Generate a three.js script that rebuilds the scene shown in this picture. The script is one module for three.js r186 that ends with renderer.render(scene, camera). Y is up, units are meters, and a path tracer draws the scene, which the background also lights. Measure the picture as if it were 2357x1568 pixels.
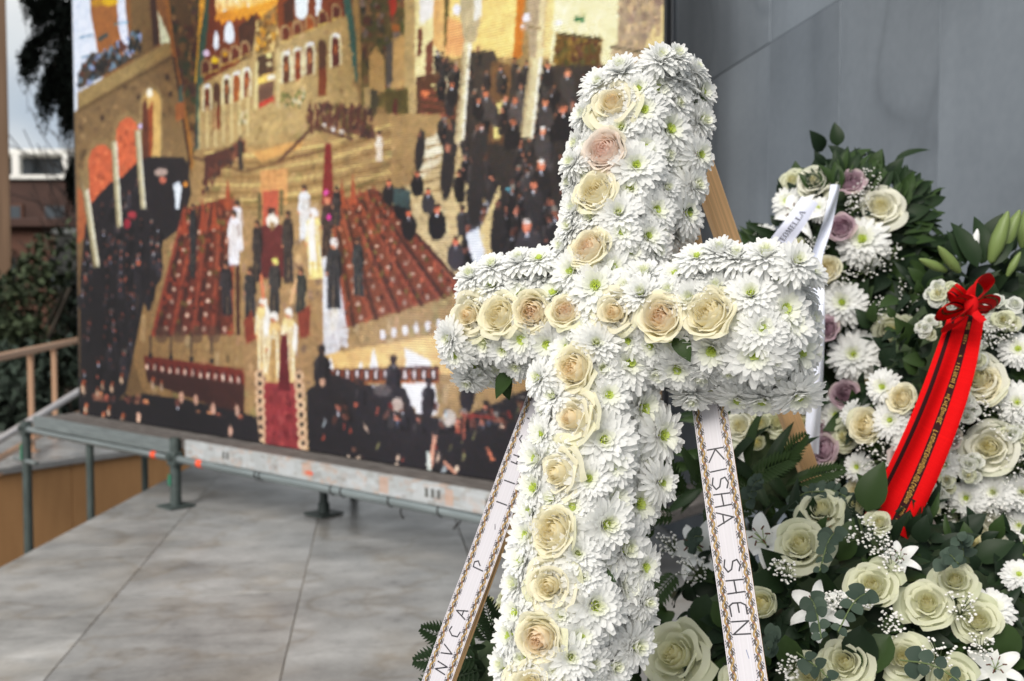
import * as THREE from 'three';
import { mergeGeometries, mergeVertices, toCreasedNormals } from 'three/addons/utils/BufferGeometryUtils.js';
import { ImprovedNoise } from 'three/addons/math/ImprovedNoise.js';
import { RoundedBoxGeometry } from 'three/addons/geometries/RoundedBoxGeometry.js';

// ------------------------------------------------------------ camera, sky, sun, exposure
const scene = new THREE.Scene();
const EYE = new THREE.Vector3(0, 1.3, 0);
const camera = new THREE.PerspectiveCamera(37.79, 1024 / 681, 0.05, 900);
camera.position.copy(EYE);
const PITCH = Math.atan(102 / 2291);
camera.rotation.x = -PITCH;
camera.focus = 1.27;
camera.userData.fStop = 5.0;
camera.updateMatrixWorld(true);

const perlin = new ImprovedNoise();
const fbm = (x, y, z = 0, o = 4) => { let s = 0, a = 0.5; for (let k = 0; k < o; k++) { s += a * perlin.noise(x, y, z + 7.3 * k); x *= 2.03; y *= 2.03; z *= 2.03; a *= 0.5; } return s; };
{
  // thinly overcast sky: pale blue-grey with soft white cloud, the same all round
  const w = 1024, h = 512, d = new Float32Array(w * h * 4);
  for (let j = 0; j < h; j++) for (let i = 0; i < w; i++) {
    const el = ((j + 0.5) / h - 0.5) * Math.PI, az = (i + 0.5) / w * 2 * Math.PI;
    const x = Math.cos(el) * Math.cos(az), y = Math.sin(el), z = Math.cos(el) * Math.sin(az);
    const k = 2.2 / (0.35 + Math.max(0, y));
    const c = Math.min(1, Math.max(0, 0.55 + 1.5 * fbm(x * k + 3, z * k, y * 2, 5)));
    const p = 4 * (j * w + i);
    d[p] = 0.285 + 0.24 * c; d[p + 1] = 0.33 + 0.20 * c; d[p + 2] = 0.38 + 0.14 * c; d[p + 3] = 1;
  }
  const t = new THREE.DataTexture(d, w, h, THREE.RGBAFormat, THREE.FloatType);
  t.mapping = THREE.EquirectangularReflectionMapping; t.magFilter = THREE.LinearFilter; t.minFilter = THREE.LinearFilter; t.needsUpdate = true;
  scene.background = t; scene.environment = t;
}
const sun = new THREE.DirectionalLight(new THREE.Color(1, 0.94, 0.86), 2.1);
sun.position.set(-3.6, 7.4, 6.6); sun.target.position.set(0.3, 1, -1.6);
sun.castShadow = true; sun.shadow.radius = 60; sun.shadow.mapSize.set(2048, 2048);
Object.assign(sun.shadow.camera, { left: -8, right: 8, top: 8, bottom: -8, near: 0.5, far: 40 });
scene.add(sun, sun.target);
const renderer = new THREE.WebGLRenderer({ antialias: true });
renderer.setSize(1024, 681);
renderer.toneMapping = THREE.LinearToneMapping;
renderer.toneMappingExposure = 1.75;
renderer.shadowMap.enabled = true; renderer.shadowMap.type = THREE.PCFSoftShadowMap;

// ------------------------------------------------------------ helpers
function rngOf(seed) { let a = seed >>> 0; return () => { a = (a + 0x6D2B79F5) >>> 0; let t = a; t = Math.imul(t ^ (t >>> 15), t | 1); t ^= t + Math.imul(t ^ (t >>> 7), t | 61); return ((t ^ (t >>> 14)) >>> 0) / 4294967296; }; }
const V = (x, y, z) => new THREE.Vector3(x, y, z);
const R = Math.PI / 180;
const lin = (r, g, b) => new THREE.Color().setRGB(r, g, b);
const mix = (a, b, t) => a + (b - a) * t;
const clamp = (x, a, b) => Math.min(b, Math.max(a, x));
/* A spot measured in the photograph (in pixels of its 2357 x 1568 view) at a distance in metres, as a point of the place. */
const SP = Math.sin(PITCH), CP = Math.cos(PITCH);
function sight(px, py) { const a = (px - 1178.5) / 2291, b = (784 - py) / 2291; return V(a, -SP + b * CP, -CP - b * SP); }
function at(px, py, depth) { const d = sight(px, py); return EYE.clone().addScaledVector(d, depth / -d.z); }

const taken = new Map();
function numbered(name) { const n = taken.get(name) || 0; taken.set(name, n + 1); return n ? `${name}_${String(n).padStart(3, '0')}` : name; }
function thing(name, label, category, pos = [0, 0, 0], group) {
  const o = new THREE.Group(); o.name = numbered(name); o.position.set(...pos); scene.add(o);
  o.userData = { label, category }; if (group) o.userData.group = group; return o;
}
function mesh(name, geo, mat, parent) { const m = new THREE.Mesh(geo, mat); m.name = name; m.castShadow = m.receiveShadow = true; parent.add(m); return m; }
function structure(name, geo, mat) { const m = mesh(name, geo, mat, scene); m.userData.kind = 'structure'; return m; }
const stuff = (o) => { o.userData.kind = 'stuff'; return o; };
function std(color, roughness = 0.8, extra = {}) { return new THREE.MeshStandardMaterial({ color, roughness, side: THREE.DoubleSide, ...extra }); }
function phys(color, roughness = 0.8, extra = {}) { return new THREE.MeshPhysicalMaterial({ color, roughness, side: THREE.DoubleSide, ...extra }); }
function box(w, h, d, x = 0, y = 0, z = 0, r = 0.003) { const g = new RoundedBoxGeometry(w, h, d, 1, Math.min(r, w / 3, h / 3, d / 3)); g.translate(x, y, z); return g; }
function clean(g) { for (const k of Object.keys(g.attributes)) if (!['position', 'normal', 'uv', 'color'].includes(k)) g.deleteAttribute(k); return g.index ? g.toNonIndexed() : g; }
function join(list) { const all = list.map(clean), keys = ['position', 'normal', 'uv', 'color'].filter((k) => all.every((g) => g.attributes[k])); for (const g of all) for (const k of Object.keys(g.attributes)) if (!keys.includes(k)) g.deleteAttribute(k); return mergeGeometries(all); }
function bar(a, b, w, d, hint = V(0, 0, 1)) {   // a straight board from a to b, w wide and d deep
  const y = b.clone().sub(a), L = y.length(); y.normalize();
  const x = y.clone().cross(hint).normalize(), z = x.clone().cross(y);
  const g = new RoundedBoxGeometry(w, L, d, 1, Math.min(w, d) * 0.08);
  g.applyMatrix4(new THREE.Matrix4().makeBasis(x, y, z).setPosition(a.clone().add(b).multiplyScalar(0.5))); return g;
}
function rod(a, b, r, seg = 12) {
  const d = b.clone().sub(a), g = new THREE.CylinderGeometry(r, r, d.length(), seg);
  g.applyMatrix4(new THREE.Matrix4().compose(a.clone().add(b).multiplyScalar(0.5), new THREE.Quaternion().setFromUnitVectors(V(0, 1, 0), d.normalize()), V(1, 1, 1))); return g;
}
function tube(pts, r, seg = 12, rad = 6) { return new THREE.TubeGeometry(new THREE.CatmullRomCurve3(pts), seg, r, rad); }
function aim(o, pos, n, spin = 0) { o.position.copy(pos); o.quaternion.setFromUnitVectors(V(0, 1, 0), n.clone().normalize()).multiply(new THREE.Quaternion().setFromAxisAngle(V(0, 1, 0), spin)); return o; }
function grid(nu, nv, f, colorOf) {   // a surface from f(u, v), u and v in 0..1
  const p = [], uv = [], idx = [], col = [];
  for (let j = 0; j <= nv; j++) for (let i = 0; i <= nu; i++) { const q = f(i / nu, j / nv); p.push(q.x, q.y, q.z); uv.push(i / nu, j / nv); if (colorOf) { const c = colorOf(i / nu, j / nv); col.push(c.r, c.g, c.b); } }
  for (let j = 0; j < nv; j++) for (let i = 0; i < nu; i++) { const a = j * (nu + 1) + i, b = a + 1, c = a + nu + 1, d = c + 1; idx.push(a, b, d, a, d, c); }
  const g = new THREE.BufferGeometry(); g.setAttribute('position', new THREE.Float32BufferAttribute(p, 3)); g.setAttribute('uv', new THREE.Float32BufferAttribute(uv, 2));
  if (colorOf) g.setAttribute('color', new THREE.Float32BufferAttribute(col, 3));
  g.setIndex(idx); g.computeVertexNormals(); return g;
}
function dataTex(n, m, f, srgb = true) {
  const d = new Uint8Array(n * m * 4);
  for (let j = 0; j < m; j++) for (let i = 0; i < n; i++) { const c = f(i / n, j / m), p = 4 * (j * n + i); d[p] = clamp(c[0], 0, 255); d[p + 1] = clamp(c[1], 0, 255); d[p + 2] = clamp(c[2], 0, 255); d[p + 3] = 255; }
  const t = new THREE.DataTexture(d, n, m, THREE.RGBAFormat); if (srgb) t.colorSpace = THREE.SRGBColorSpace;
  t.magFilter = THREE.LinearFilter; t.minFilter = THREE.LinearFilter; t.wrapS = t.wrapT = THREE.MirroredRepeatWrapping; t.needsUpdate = true; return t;
}
function canvasOf(w, h, draw) { const c = document.createElement('canvas'); c.width = w; c.height = h; draw(c.getContext('2d'), w, h); const t = new THREE.CanvasTexture(c); t.colorSpace = THREE.SRGBColorSpace; t.magFilter = THREE.LinearFilter; return t; }

// ------------------------------------------------------------ the setting: marble platform, lower ground
const floorTex = dataTex(1024, 1024, (u, v) => {
  const x = u * 3, y = v * 3;
  const cloud = fbm(x * 1.2, y * 2.1, 2, 5), streak = fbm(x * 1.6 + fbm(x, y, 5) * 1.5, y * 7, 9, 4), stain = fbm(x * 2.2, y * 2.2, 21, 4), fine = fbm(x * 40, y * 60, 3, 2);
  const vein = Math.pow(Math.max(0, 1 - Math.abs(fbm(x * 0.8 + 4, y * 3.2, 13, 4)) * 9), 3);
  const blot = fbm(x * 5.5 + 3, y * 5.5, 51, 4), dirt = Math.max(0, fbm(x * 14, y * 14, 61, 3) - 0.12);
  const grit = fbm(x * 120, y * 120, 83, 1), rust = Math.pow(Math.max(0, 1 - Math.abs(fbm(x * 1.3 + 9, y * 1.5, 91, 5)) * 14), 2);
  const b = 168 + 44 * cloud + 10 * streak + 34 * blot + 16 * fine + 12 * grit - 14 * vein - 40 * dirt - 8 * rust, w = Math.max(0, stain - 0.06) * 36 + 11 * rust;
  return [b - 2 - w * 0.3, b - 1 - w * 0.6, b - w];
});
const floorRough = dataTex(512, 512, (u, v) => { const g = 150 + 90 * fbm(u * 9, v * 9, 4, 4); return [g, g, g]; }, false);
const marbleFloor = std(lin(0.84, 0.84, 0.84), 0.62, { map: floorTex, roughnessMap: floorRough });
const jointMat = std(lin(0.27, 0.22, 0.17), 0.95);
{
  const floor = new THREE.Group(); floor.name = 'marble_floor'; floor.userData.kind = 'structure'; scene.add(floor);
  // platform body below the slabs; its long edge runs away from the camera at x = -2.46
  mesh('platform_core', box(12.46, 1.0, 13.6, -2.44 + 6.23, -0.506, -0.82, 0.01), jointMat, floor);
  // slabs run along d
  const d = V(-0.141, 0, -0.99), e = V(0.99, 0, -0.141);
  const rng = rngOf(5), tones = [[0.80, 0.79, 0.775], [0.86, 0.855, 0.845], [0.90, 0.885, 0.86]].map((c) => std(lin(...c), 0.62, { map: floorTex, roughnessMap: floorRough }));
  const origin = V(-0.796, 0, -3.39);
  const clipX = -2.46, clipZ = -7.6;
  for (let i = -4; i < 9; i++) for (let j = -4; j < 3; j++) {
    // a slab between joints i and i+1 across, lengths of 2.6 m staggered
    const w0 = i * 0.792 + 0.0022, w1 = (i + 1) * 0.792 - 0.0022, l0 = (j + (i & 1 ? 0.37 : 0.72)) * 2.6 + 0.003, l1 = l0 + 2.6 - 0.006;
    let poly = [[w0, l0], [w1, l0], [w1, l1], [w0, l1]].map(([w, l]) => { const q = origin.clone().addScaledVector(e, w).addScaledVector(d, l); return [q.x, q.z]; });
    const cut = (poly, inside, t) => { const out = []; poly.forEach((p, k) => { const q = poly[(k + 1) % poly.length]; if (inside(p)) out.push(p); if (inside(p) !== inside(q)) { const s = t(p, q); out.push([p[0] + (q[0] - p[0]) * s, p[1] + (q[1] - p[1]) * s]); } }); return out; };
    poly = cut(poly, (p) => p[0] > clipX, (p, q) => (clipX - p[0]) / (q[0] - p[0]));
    if (poly.length) poly = cut(poly, (p) => p[1] > clipZ, (p, q) => (clipZ - p[1]) / (q[1] - p[1]));
    if (poly.length) poly = cut(poly, (p) => p[1] < 5.9, (p, q) => (5.9 - p[1]) / (q[1] - p[1]));
    if (poly.length < 3) continue;
    const s = new THREE.Shape(poly.map(([x, z]) => new THREE.Vector2(x, -z)));
    const g = new THREE.ExtrudeGeometry(s, { depth: 0.03, bevelEnabled: true, bevelThickness: 0.002, bevelSize: 0.002, bevelOffset: -0.002, bevelSegments: 1 });
    g.rotateX(-Math.PI / 2); g.translate(0, -0.034 + rng() * 0.002, 0);
    const p = g.attributes.position, uv = g.attributes.uv, ou = rng() * 2, ov = rng() * 2;
    for (let k = 0; k < p.count; k++) { const x = p.getX(k), z = p.getZ(k); uv.setXY(k, (x * e.x + z * e.z) / 3 + ou, (x * d.x + z * d.z) / 3 + ov); }
    mesh('marble_slab', g, tones[(rng() * 3) | 0], floor);
  }
}
{
  const g = new THREE.CircleGeometry(420, 64); g.rotateX(-Math.PI / 2); g.translate(0, -1.0, 0);
  const uv = g.attributes.uv; for (let k = 0; k < uv.count; k++) uv.setXY(k, uv.getX(k) * 140, uv.getY(k) * 140);
  structure('ground', g, std(lin(0.16, 0.15, 0.135), 0.95, { map: floorTex }));
}

// ------------------------------------------------------------ marble-clad wall beside the flowers
{
  const wallTex = dataTex(1024, 1024, (u, v) => {
    const x = u * 2.5, y = v * 2.5, c = fbm(x * 1.1, y * 1.7, 31, 5), f = fbm(x * 30, y * 30, 6, 2), ln = Math.pow(Math.max(0, 1 - Math.abs(fbm(x * 0.55 + 8, y * 0.5 + 2, 44, 3)) * 40), 2.2);
    const st = Math.max(0, fbm(x * 5, y * 0.6, 70, 3));
    const b = 158 + 26 * c + 8 * f - 13 * ln - 30 * st; return [b - 8, b, b + 9];
  });
  const mats = [0, 1, 2].map((k) => { const t = wallTex.clone(); t.offset.set(k * 0.31, k * 0.17); t.needsUpdate = true; return std(lin(0.54 + 0.06 * k, 0.56 + 0.06 * k, 0.58 + 0.06 * k), 0.5, { map: t }); });
  const w = thing('marble_wall', 'tall wall clad in blue-grey marble panels behind the wreaths', 'wall', [1.66, 0, 0]);
  w.rotation.y = Math.atan2(0.147, 1);          // local -z runs along the wall, away from the camera
  mesh('wall_core', box(0.4, 5.2, 11.6, 0.232, 2.6, -2.6, 0.01), std(lin(0.26, 0.27, 0.28), 0.9), w);
  const joints = [2.6]; while (joints.at(-1) > -8.3) joints.push(joints.at(-1) - 0.615);
  joints.forEach((z, i) => {
    if (!i) return;
    [[0.004, 1.13], [1.13, 2.335], [2.335, 3.54], [3.54, 5.18]].forEach(([y0, y1], k) => {
      const L = joints[i - 1] - z - 0.002, hh = y1 - y0 - 0.002;
      const g = box(0.03, hh, L, 0.015 + ((i * 7 + k * 3) % 5) * 0.0007, (y0 + y1) / 2, (z + joints[i - 1]) / 2, 0.0025);
      const p = g.attributes.position, uv = g.attributes.uv, ou = ((i * 37 + k * 17) % 11) * 0.19; for (let q = 0; q < p.count; q++) uv.setXY(q, p.getZ(q) / 2.5 + ou, p.getY(q) / 2.5 + ou * 0.7);
      mesh('marble_panel', g, mats[(i * 5 + k * 2) % 3], w);
    });
  });
}

// ------------------------------------------------------------ LED video screen with the church service on it
const SCR = { x: -3.24, z: -7.44, y: 0.42, w: 5.09, h: 3.5 };
const scrDir = V(3.864, 0, 3.32).normalize(), scrN = V(-scrDir.z, 0, scrDir.x), scrAngle = Math.atan2(-scrDir.z, scrDir.x);
function onScreen(px, py) {      // photograph spot -> metres along and up the screen
  const d = sight(px, py), o = V(SCR.x, SCR.y, SCR.z), t = o.clone().sub(EYE).dot(scrN) / d.dot(scrN), q = EYE.clone().addScaledVector(d, t).sub(o);
  return [q.dot(scrDir), q.y];
}
const CW = 2048, CH = 1408;
const church = canvasOf(CW, CH, (c) => {
  const rng = rngOf(77), S = (x, y) => { const [a, b] = onScreen(x, y); return [a / SCR.w * CW, CH - b / SCR.h * CH]; };
  const path = (pts) => { c.beginPath(); pts.forEach((p, k) => { const q = S(p[0], p[1]); k ? c.lineTo(...q) : c.moveTo(...q); }); c.closePath(); };
  const P = (col, ...pts) => { c.fillStyle = col; path(pts); c.fill(); };
  const rect = (col, x, y, w, h, sl = 0) => P(col, [x, y], [x + w, y + sl], [x + w, y + h + sl], [x, y + h]);
  const E = (col, x, y, rx, ry, rot = 0) => { const pts = []; for (let k = 0; k < 18; k++) { const a = k / 18 * 2 * Math.PI, u = rx * Math.cos(a), v = ry * Math.sin(a); pts.push([x + u * Math.cos(rot) - v * Math.sin(rot), y + u * Math.sin(rot) + v * Math.cos(rot)]); } P(col, ...pts); };
  const line = (col, w, ...pts) => { for (let k = 0; k + 1 < pts.length; k++) { const [a, b] = [pts[k], pts[k + 1]], dx = b[0] - a[0], dy = b[1] - a[1], l = Math.hypot(dx, dy) || 1, nx = -dy / l * w / 2, ny = dx / l * w / 2; P(col, [a[0] + nx, a[1] + ny], [b[0] + nx, b[1] + ny], [b[0] - nx, b[1] - ny], [a[0] - nx, a[1] - ny]); } };
  const arch = (col, x, y, w, h, sl = 0) => { const pts = [[x - w / 2, y + h - sl * w / 2]]; for (let k = 0; k <= 10; k++) { const a = Math.PI - k / 10 * Math.PI; pts.push([x + w / 2 * Math.cos(a), y + w / 2 - w * 0.62 * Math.sin(a) - 0 + sl * w / 2 * Math.cos(a) * -1]); } pts.push([x + w / 2, y + h + sl * w / 2 * -1 + sl * w]); P(col, ...pts); };
  const rgb = (r, g, b, a = 1) => `rgba(${r | 0},${g | 0},${b | 0},${a})`;
  const J = (r, g, b, j) => { const k = (rng() - 0.5) * 2 * j; return rgb(r + k, g + k * 0.9, b + k * 0.8); };
  const speckle = (poly, n, cols, s0, s1) => { c.save(); path(poly); c.clip(); const xs = poly.map((p) => p[0]), ys = poly.map((p) => p[1]), x0 = Math.min(...xs), x1 = Math.max(...xs), y0 = Math.min(...ys), y1 = Math.max(...ys); for (let k = 0; k < n; k++) { const q = cols[(rng() * cols.length) | 0]; E(J(...q, 14), mix(x0, x1, rng()), mix(y0, y1, rng()), mix(s0, s1, rng()), mix(s0, s1, rng()) * 1.3); } c.restore(); };
  const inPoly = (poly, x, y) => { let r = false; for (let i = 0, j = poly.length - 1; i < poly.length; j = i++) { const [a, b] = poly[i], [d, e] = poly[j]; if ((b > y) !== (e > y) && x < (d - a) * (y - b) / (e - b) + a) r = !r; } return r; };
  const person = (x, y, s, suit, skin, hair) => {
    const tw = (rng() - 0.5) * 0.7 * s;
    P(suit, [x - s * 0.35, y + s * 0.7], [x + s * 0.35, y + s * 0.7], [x + s * 1.1, y + s * 1.25], [x + s * 1.35, y + s * 2.2], [x + s * 1.2, y + s * 4.2], [x + s * 0.8 + tw, y + s * 6.6], [x - s * 0.8 + tw, y + s * 6.6], [x - s * 1.25, y + s * 4.2], [x - s * 1.3, y + s * 2.1], [x - s * 1.0, y + s * 1.2]);
    P('rgba(120,112,108,0.28)', [x - s * 1.0, y + s * 1.25], [x - s * 0.45, y + s * 1.0], [x - s * 0.7, y + s * 2.6], [x - s * 1.2, y + s * 3.8]); P('rgba(0,0,0,0.4)', [x + s * 0.5, y + s * 1.4], [x + s * 1.2, y + s * 1.8], [x + s * 1.1, y + s * 4.4], [x + s * 0.6, y + s * 4.6]);
    if (rng() < 0.55) { P(rng() < 0.7 ? 'rgba(206,208,218,0.9)' : 'rgba(120,140,170,0.9)', [x - s * 0.22, y + s * 0.8], [x + s * 0.22, y + s * 0.8], [x + tw * 0.1, y + s * 1.9]); line('rgba(30,26,34,0.9)', s * 0.14, [x, y + s * 0.95], [x + tw * 0.1, y + s * 1.8]); }
    if (rng() < 0.6) E(skin, x + (rng() - 0.5) * s * 1.3, y + s * (3.4 + rng()), s * 0.28, s * 0.34);
    E(skin, x, y, s * 0.52, s * 0.78); E('rgba(60,26,18,0.45)', x + s * 0.24, y + s * 0.1, s * 0.24, s * 0.6); E('rgba(50,20,16,0.5)', x, y + s * 0.02, s * 0.36, s * 0.1); if (hair) { E(hair, x, y - s * 0.48, s * 0.56, s * 0.38); E(hair, x + s * 0.4, y - s * 0.1, s * 0.18, s * 0.5); } };
  const skin = () => { const k = rng(); return rgb(mix(80, 196, k), mix(52, 122, k), mix(46, 100, k)); };
  const suit = () => { const k = rng() ** 2 * 44; return rgb(17 + k, 16 + k * 0.96, 18 + k * 1.05); };
  const crowd = (poly, n, s0, s1, bare = 0.15, hairs = [[30, 26, 24], [40, 32, 28], [120, 115, 110], [25, 22, 22]]) => {
    const xs = poly.map((p) => p[0]), ys = poly.map((p) => p[1]), list = [];
    for (let k = 0; list.length < n && k < n * 30; k++) { const x = mix(Math.min(...xs), Math.max(...xs), rng()), y = mix(Math.min(...ys), Math.max(...ys), rng()); if (inPoly(poly, x, y)) list.push([x, y]); }
    list.sort((a, b) => a[1] - b[1]);
    const y0 = Math.min(...ys), y1 = Math.max(...ys);
    for (const [x, y] of list) { const s = mix(s0, s1, (y - y0) / (y1 - y0)) * (0.8 + 0.4 * rng()); person(x, y, s, suit(), skin(), rng() < bare ? null : rgb(...hairs[(rng() * hairs.length) | 0])); if (rng() < 0.3) { E(rgb(200, 205, 220), x, y + s * 1.25, s * 0.18, s * 0.4); } }
  };
  c.fillStyle = 'rgb(124,100,66)'; c.fillRect(0, 0, CW, CH);

  // --- upper left: windows between brown piers above the stone gallery
  P('rgb(128,86,46)', [150, -260], [400, -260], [400, 130], [150, 260]);
  P('rgb(150,96,50)', [205, -200], [262, -200], [285, 130], [215, 200]);
  P('rgb(196,206,232)', [150, -260], [204, -260], [208, 30], [236, 180], [170, 260], [160, 150]);
  P('rgb(198,206,236)', [254, -260], [283, -260], [288, 20], [301, 128], [287, 140], [272, 60]);
  P('rgb(110,86,52)', [290, -200], [352, -200], [360, 108], [306, 140]);
  P('rgb(62,38,26)', [338, -100], [352, -100], [366, 100], [352, 108]);
  P('rgb(188,190,168)', [362, 24], [378, 60], [396, 100], [370, 106]);
  for (let k = 0; k < 3; k++) line('rgb(92,128,148)', 4, [182 + k * 4, 86 + k * 46], [214 + k * 6, 80 + k * 44]);
  line('rgb(60,74,74)', 9, [226, 92], [248, 78]);
  line('rgb(80,140,165)', 3, [262, 56], [296, 50]);
  E('rgb(196,160,28)', 250, 4, 22, 9); E('rgb(172,128,34)', 222, 6, 14, 9);
  P('rgb(74,62,46)', [178, 170], [210, 120], [300, 130], [330, 122], [180, 206]);
  for (let k = 0; k < 90; k++) { const x = mix(178, 325, rng()), y = mix(206, 112, (x - 178) / 147) + mix(-48, 0, rng()); const q = [[40, 46, 44], [54, 62, 66], [30, 28, 26], [96, 120, 138], [128, 142, 176], [90, 54, 40]][(rng() * 6) | 0]; E(J(...q, 12), x, y, 3 + 3 * rng(), 4 + 6 * rng()); }
  // stone gallery wall with arches, seen along the nave
  P('rgb(126,102,68)', [178, 214], [380, 98], [400, 104], [455, 385], [455, 470], [178, 640]);
  P('rgb(146,124,80)', [178, 212], [398, 92], [404, 118], [178, 250]);
  P('rgb(104,82,50)', [178, 250], [406, 122], [408, 130], [178, 262]);
  for (let k = 0; k < 9; k++) line(`rgba(96,74,46,${0.15 + 0.1 * rng()})`, 2.5, [178, 275 + k * 24], [420 + k * 4, 150 + k * 22]);
  for (const [x, y] of [[385, 178], [320, 224], [235, 272], [392, 216]]) E('rgb(70,52,36)', x, y, 5, 8);
  speckle([[178, 260], [400, 130], [440, 330], [178, 480]], 160, [[120, 96, 64], [140, 114, 78], [108, 86, 58]], 3, 8);
  const oArch = (x, top, w, bot, col, rim) => { P(rim, [x - w * 0.66, bot], [x - w * 0.66, top + w * 0.5], [x - w * 0.36, top - w * 0.12], [x, top - w * 0.36], [x + w * 0.36, top - w * 0.16], [x + w * 0.62, top + w * 0.4], [x + w * 0.62, bot]); P(col, [x - w / 2, bot], [x - w / 2, top + w * 0.55], [x - w * 0.36, top + w * 0.18], [x - w * 0.1, top], [x + w * 0.15, top - 2], [x + w * 0.38, top + w * 0.2], [x + w / 2, top + w * 0.6], [x + w / 2, bot]); };
  oArch(232, 334, 58, 520, 'rgb(192,98,64)', 'rgb(140,116,78)');
  oArch(293, 272, 52, 460, 'rgb(198,102,66)', 'rgb(140,116,78)');
  oArch(348, 208, 42, 410, 'rgb(196,164,102)', 'rgb(144,122,84)');
  P('rgb(96,52,34)', [327, 410], [327, 240], [336, 222], [346, 300], [340, 410]); P('rgb(150,76,42)', [340, 250], [352, 230], [352, 330], [344, 400]);
  E('rgb(238,226,200)', 344, 214, 7, 11); E('rgb(190,178,226)', 322, 290, 5, 6); E('rgb(180,168,214)', 186, 448, 4, 5); E('rgb(200,196,236)', 268, 420, 4, 5);
  P('rgb(168,100,62)', [178, 430], [192, 440], [206, 540], [178, 560]);
  speckle([[205, 360], [262, 340], [258, 470], [205, 520]], 60, [[188, 94, 60], [206, 112, 74], [176, 90, 58]], 3, 7);
  speckle([[268, 300], [320, 280], [318, 400], [268, 440]], 60, [[188, 94, 60], [206, 112, 74], [176, 90, 58]], 3, 7);
  // --- gilded frame and dark mosaic field
  P('rgb(92,70,40)', [366, -200], [478, -200], [452, 150], [447, 400], [440, 400], [398, 120]);
  speckle([[380, -200], [476, -200], [452, 150], [448, 400], [442, 390], [400, 120]], 420, [[84, 66, 36], [110, 80, 48], [62, 58, 30], [92, 54, 32], [128, 100, 62], [58, 66, 40], [74, 48, 40]], 3, 10);
  P('rgb(146,98,44)', [362, -120], [374, -120], [402, 110], [436, 300], [448, 392], [438, 392], [396, 130]);
  P('rgb(66,42,26)', [396, 130], [402, 130], [440, 380], [434, 380]);
  P('rgb(70,92,86)', [410, 205], [418, 190], [422, 236], [412, 240]); P('rgb(148,92,52)', [402, 240], [424, 232], [426, 270], [404, 280]);
  // --- apse behind the iconostasis
  P('rgb(112,52,26)', [462, -260], [828, -260], [806, 60], [640, 150], [470, 190]);
  P('rgb(62,36,26)', [548, 60], [588, 30], [588, 130], [552, 140]); P('rgb(62,36,26)', [652, 10], [676, -20], [676, 48], [654, 56]);
  P('rgb(184,146,52)', [470, -200], [486, -200], [468, 60], [456, 190], [448, 190], [456, 60]);
  for (let k = 0; k < 16; k++) E(J(200, 150, 60, 30), 462 + 0.5 * k * (k < 8 ? 1 : 0.4), k * 11, 5, 5);
  P('rgb(52,86,74)', [478, -260], [494, -260], [478, 60], [470, 130], [466, 210], [464, 300], [450, 300], [452, 190], [460, 80], [474, 0]);
  P('rgb(44,58,60)', [450, 280], [464, 280], [462, 400], [446, 410]);
  P('rgb(52,92,84)', [788, -260], [812, -260], [806, 0], [818, 80], [822, 190], [810, 190], [803, 90], [790, 10]);
  P('rgb(148,122,78)', [806, -100], [818, -100], [824, 20], [834, 120], [836, 190], [826, 190], [818, 80]);
  // chandelier and bright windows
  P('rgb(228,222,214)', [492, -160], [640, -180], [636, 4], [600, 22], [520, 46], [498, 20]);
  for (let k = 0; k < 130; k++) { const t = rng(), x = mix(498, 636, rng()); E(J(mix(236, 214, t), mix(216, 142, t), mix(190, 40, t), 16), x, mix(-20, 46, t) - (x - 498) * 0.22 + 6, 4 + 3 * rng(), 6 + 6 * rng()); }
  P('rgb(206,140,44)', [500, 30], [600, 8], [640, -8], [640, 4], [600, 26], [514, 52]);
  const bw = (x, y, w, h) => { E('rgb(206,220,238)', x, y, w, h); rect('rgb(206,220,238)', x - w, y, 2 * w, h * 0.8); };
  E('rgb(206,190,214)', 474, 122, 9, 7); bw(497, 92, 6, 22); bw(527, 76, 11, 26); P('rgb(208,228,240)', [678, -160], [708, -160], [708, 30], [698, 46], [680, 38]); P('rgb(204,222,240)', [724, -160], [742, -160], [738, 34], [726, 38]);
  E('rgb(220,214,236)', 614, 46, 7, 6); E('rgb(210,206,232)', 598, 54, 6, 6);
  // --- iconostasis facade
  P('rgb(158,136,94)', [458, 196], [578, 128], [590, 60], [640, 60], [646, 96], [798, 34], [812, 150], [830, 262], [700, 330], [460, 350]);
  speckle([[458, 196], [578, 128], [646, 96], [798, 34], [830, 262], [700, 330], [460, 350]], 260, [[150, 128, 88], [172, 148, 102], [138, 114, 78], [160, 134, 100]], 2, 6);
  const k2 = (x, y) => [440 + x * 0.2004, y * 0.2004];
  P('rgb(138,108,66)', k2(760, 240), k2(960, 60), k2(1000, 420), k2(960, 580), k2(740, 620));
  speckle([k2(745, 200), k2(990, 60), k2(1000, 420), k2(960, 580), k2(740, 620)], 70, [[184, 132, 42], [120, 84, 40], [92, 72, 42], [204, 176, 120], [170, 108, 40]], 3, 7);
  for (const [x, y] of [[165, 780], [275, 740], [390, 660], [505, 620], [620, 570], [1085, 390], [1220, 330], [1365, 270], [1510, 210], [1665, 140]]) {
    const [a, b] = k2(x, y); arch('rgb(156,130,96)', a, b - 18, 24, 34, -0.25); arch(x === 1365 ? 'rgb(140,70,30)' : 'rgb(88,36,24)', a, b - 13, 16, 27, -0.25); line('rgb(186,164,92)', 3.5, [a - 12, b + 18], [a + 12, b + 10]);
  }
  E('rgb(206,178,30)', ...k2(270, 690), 8, 7); E('rgb(196,150,38)', ...k2(385, 620), 6, 6);
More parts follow.
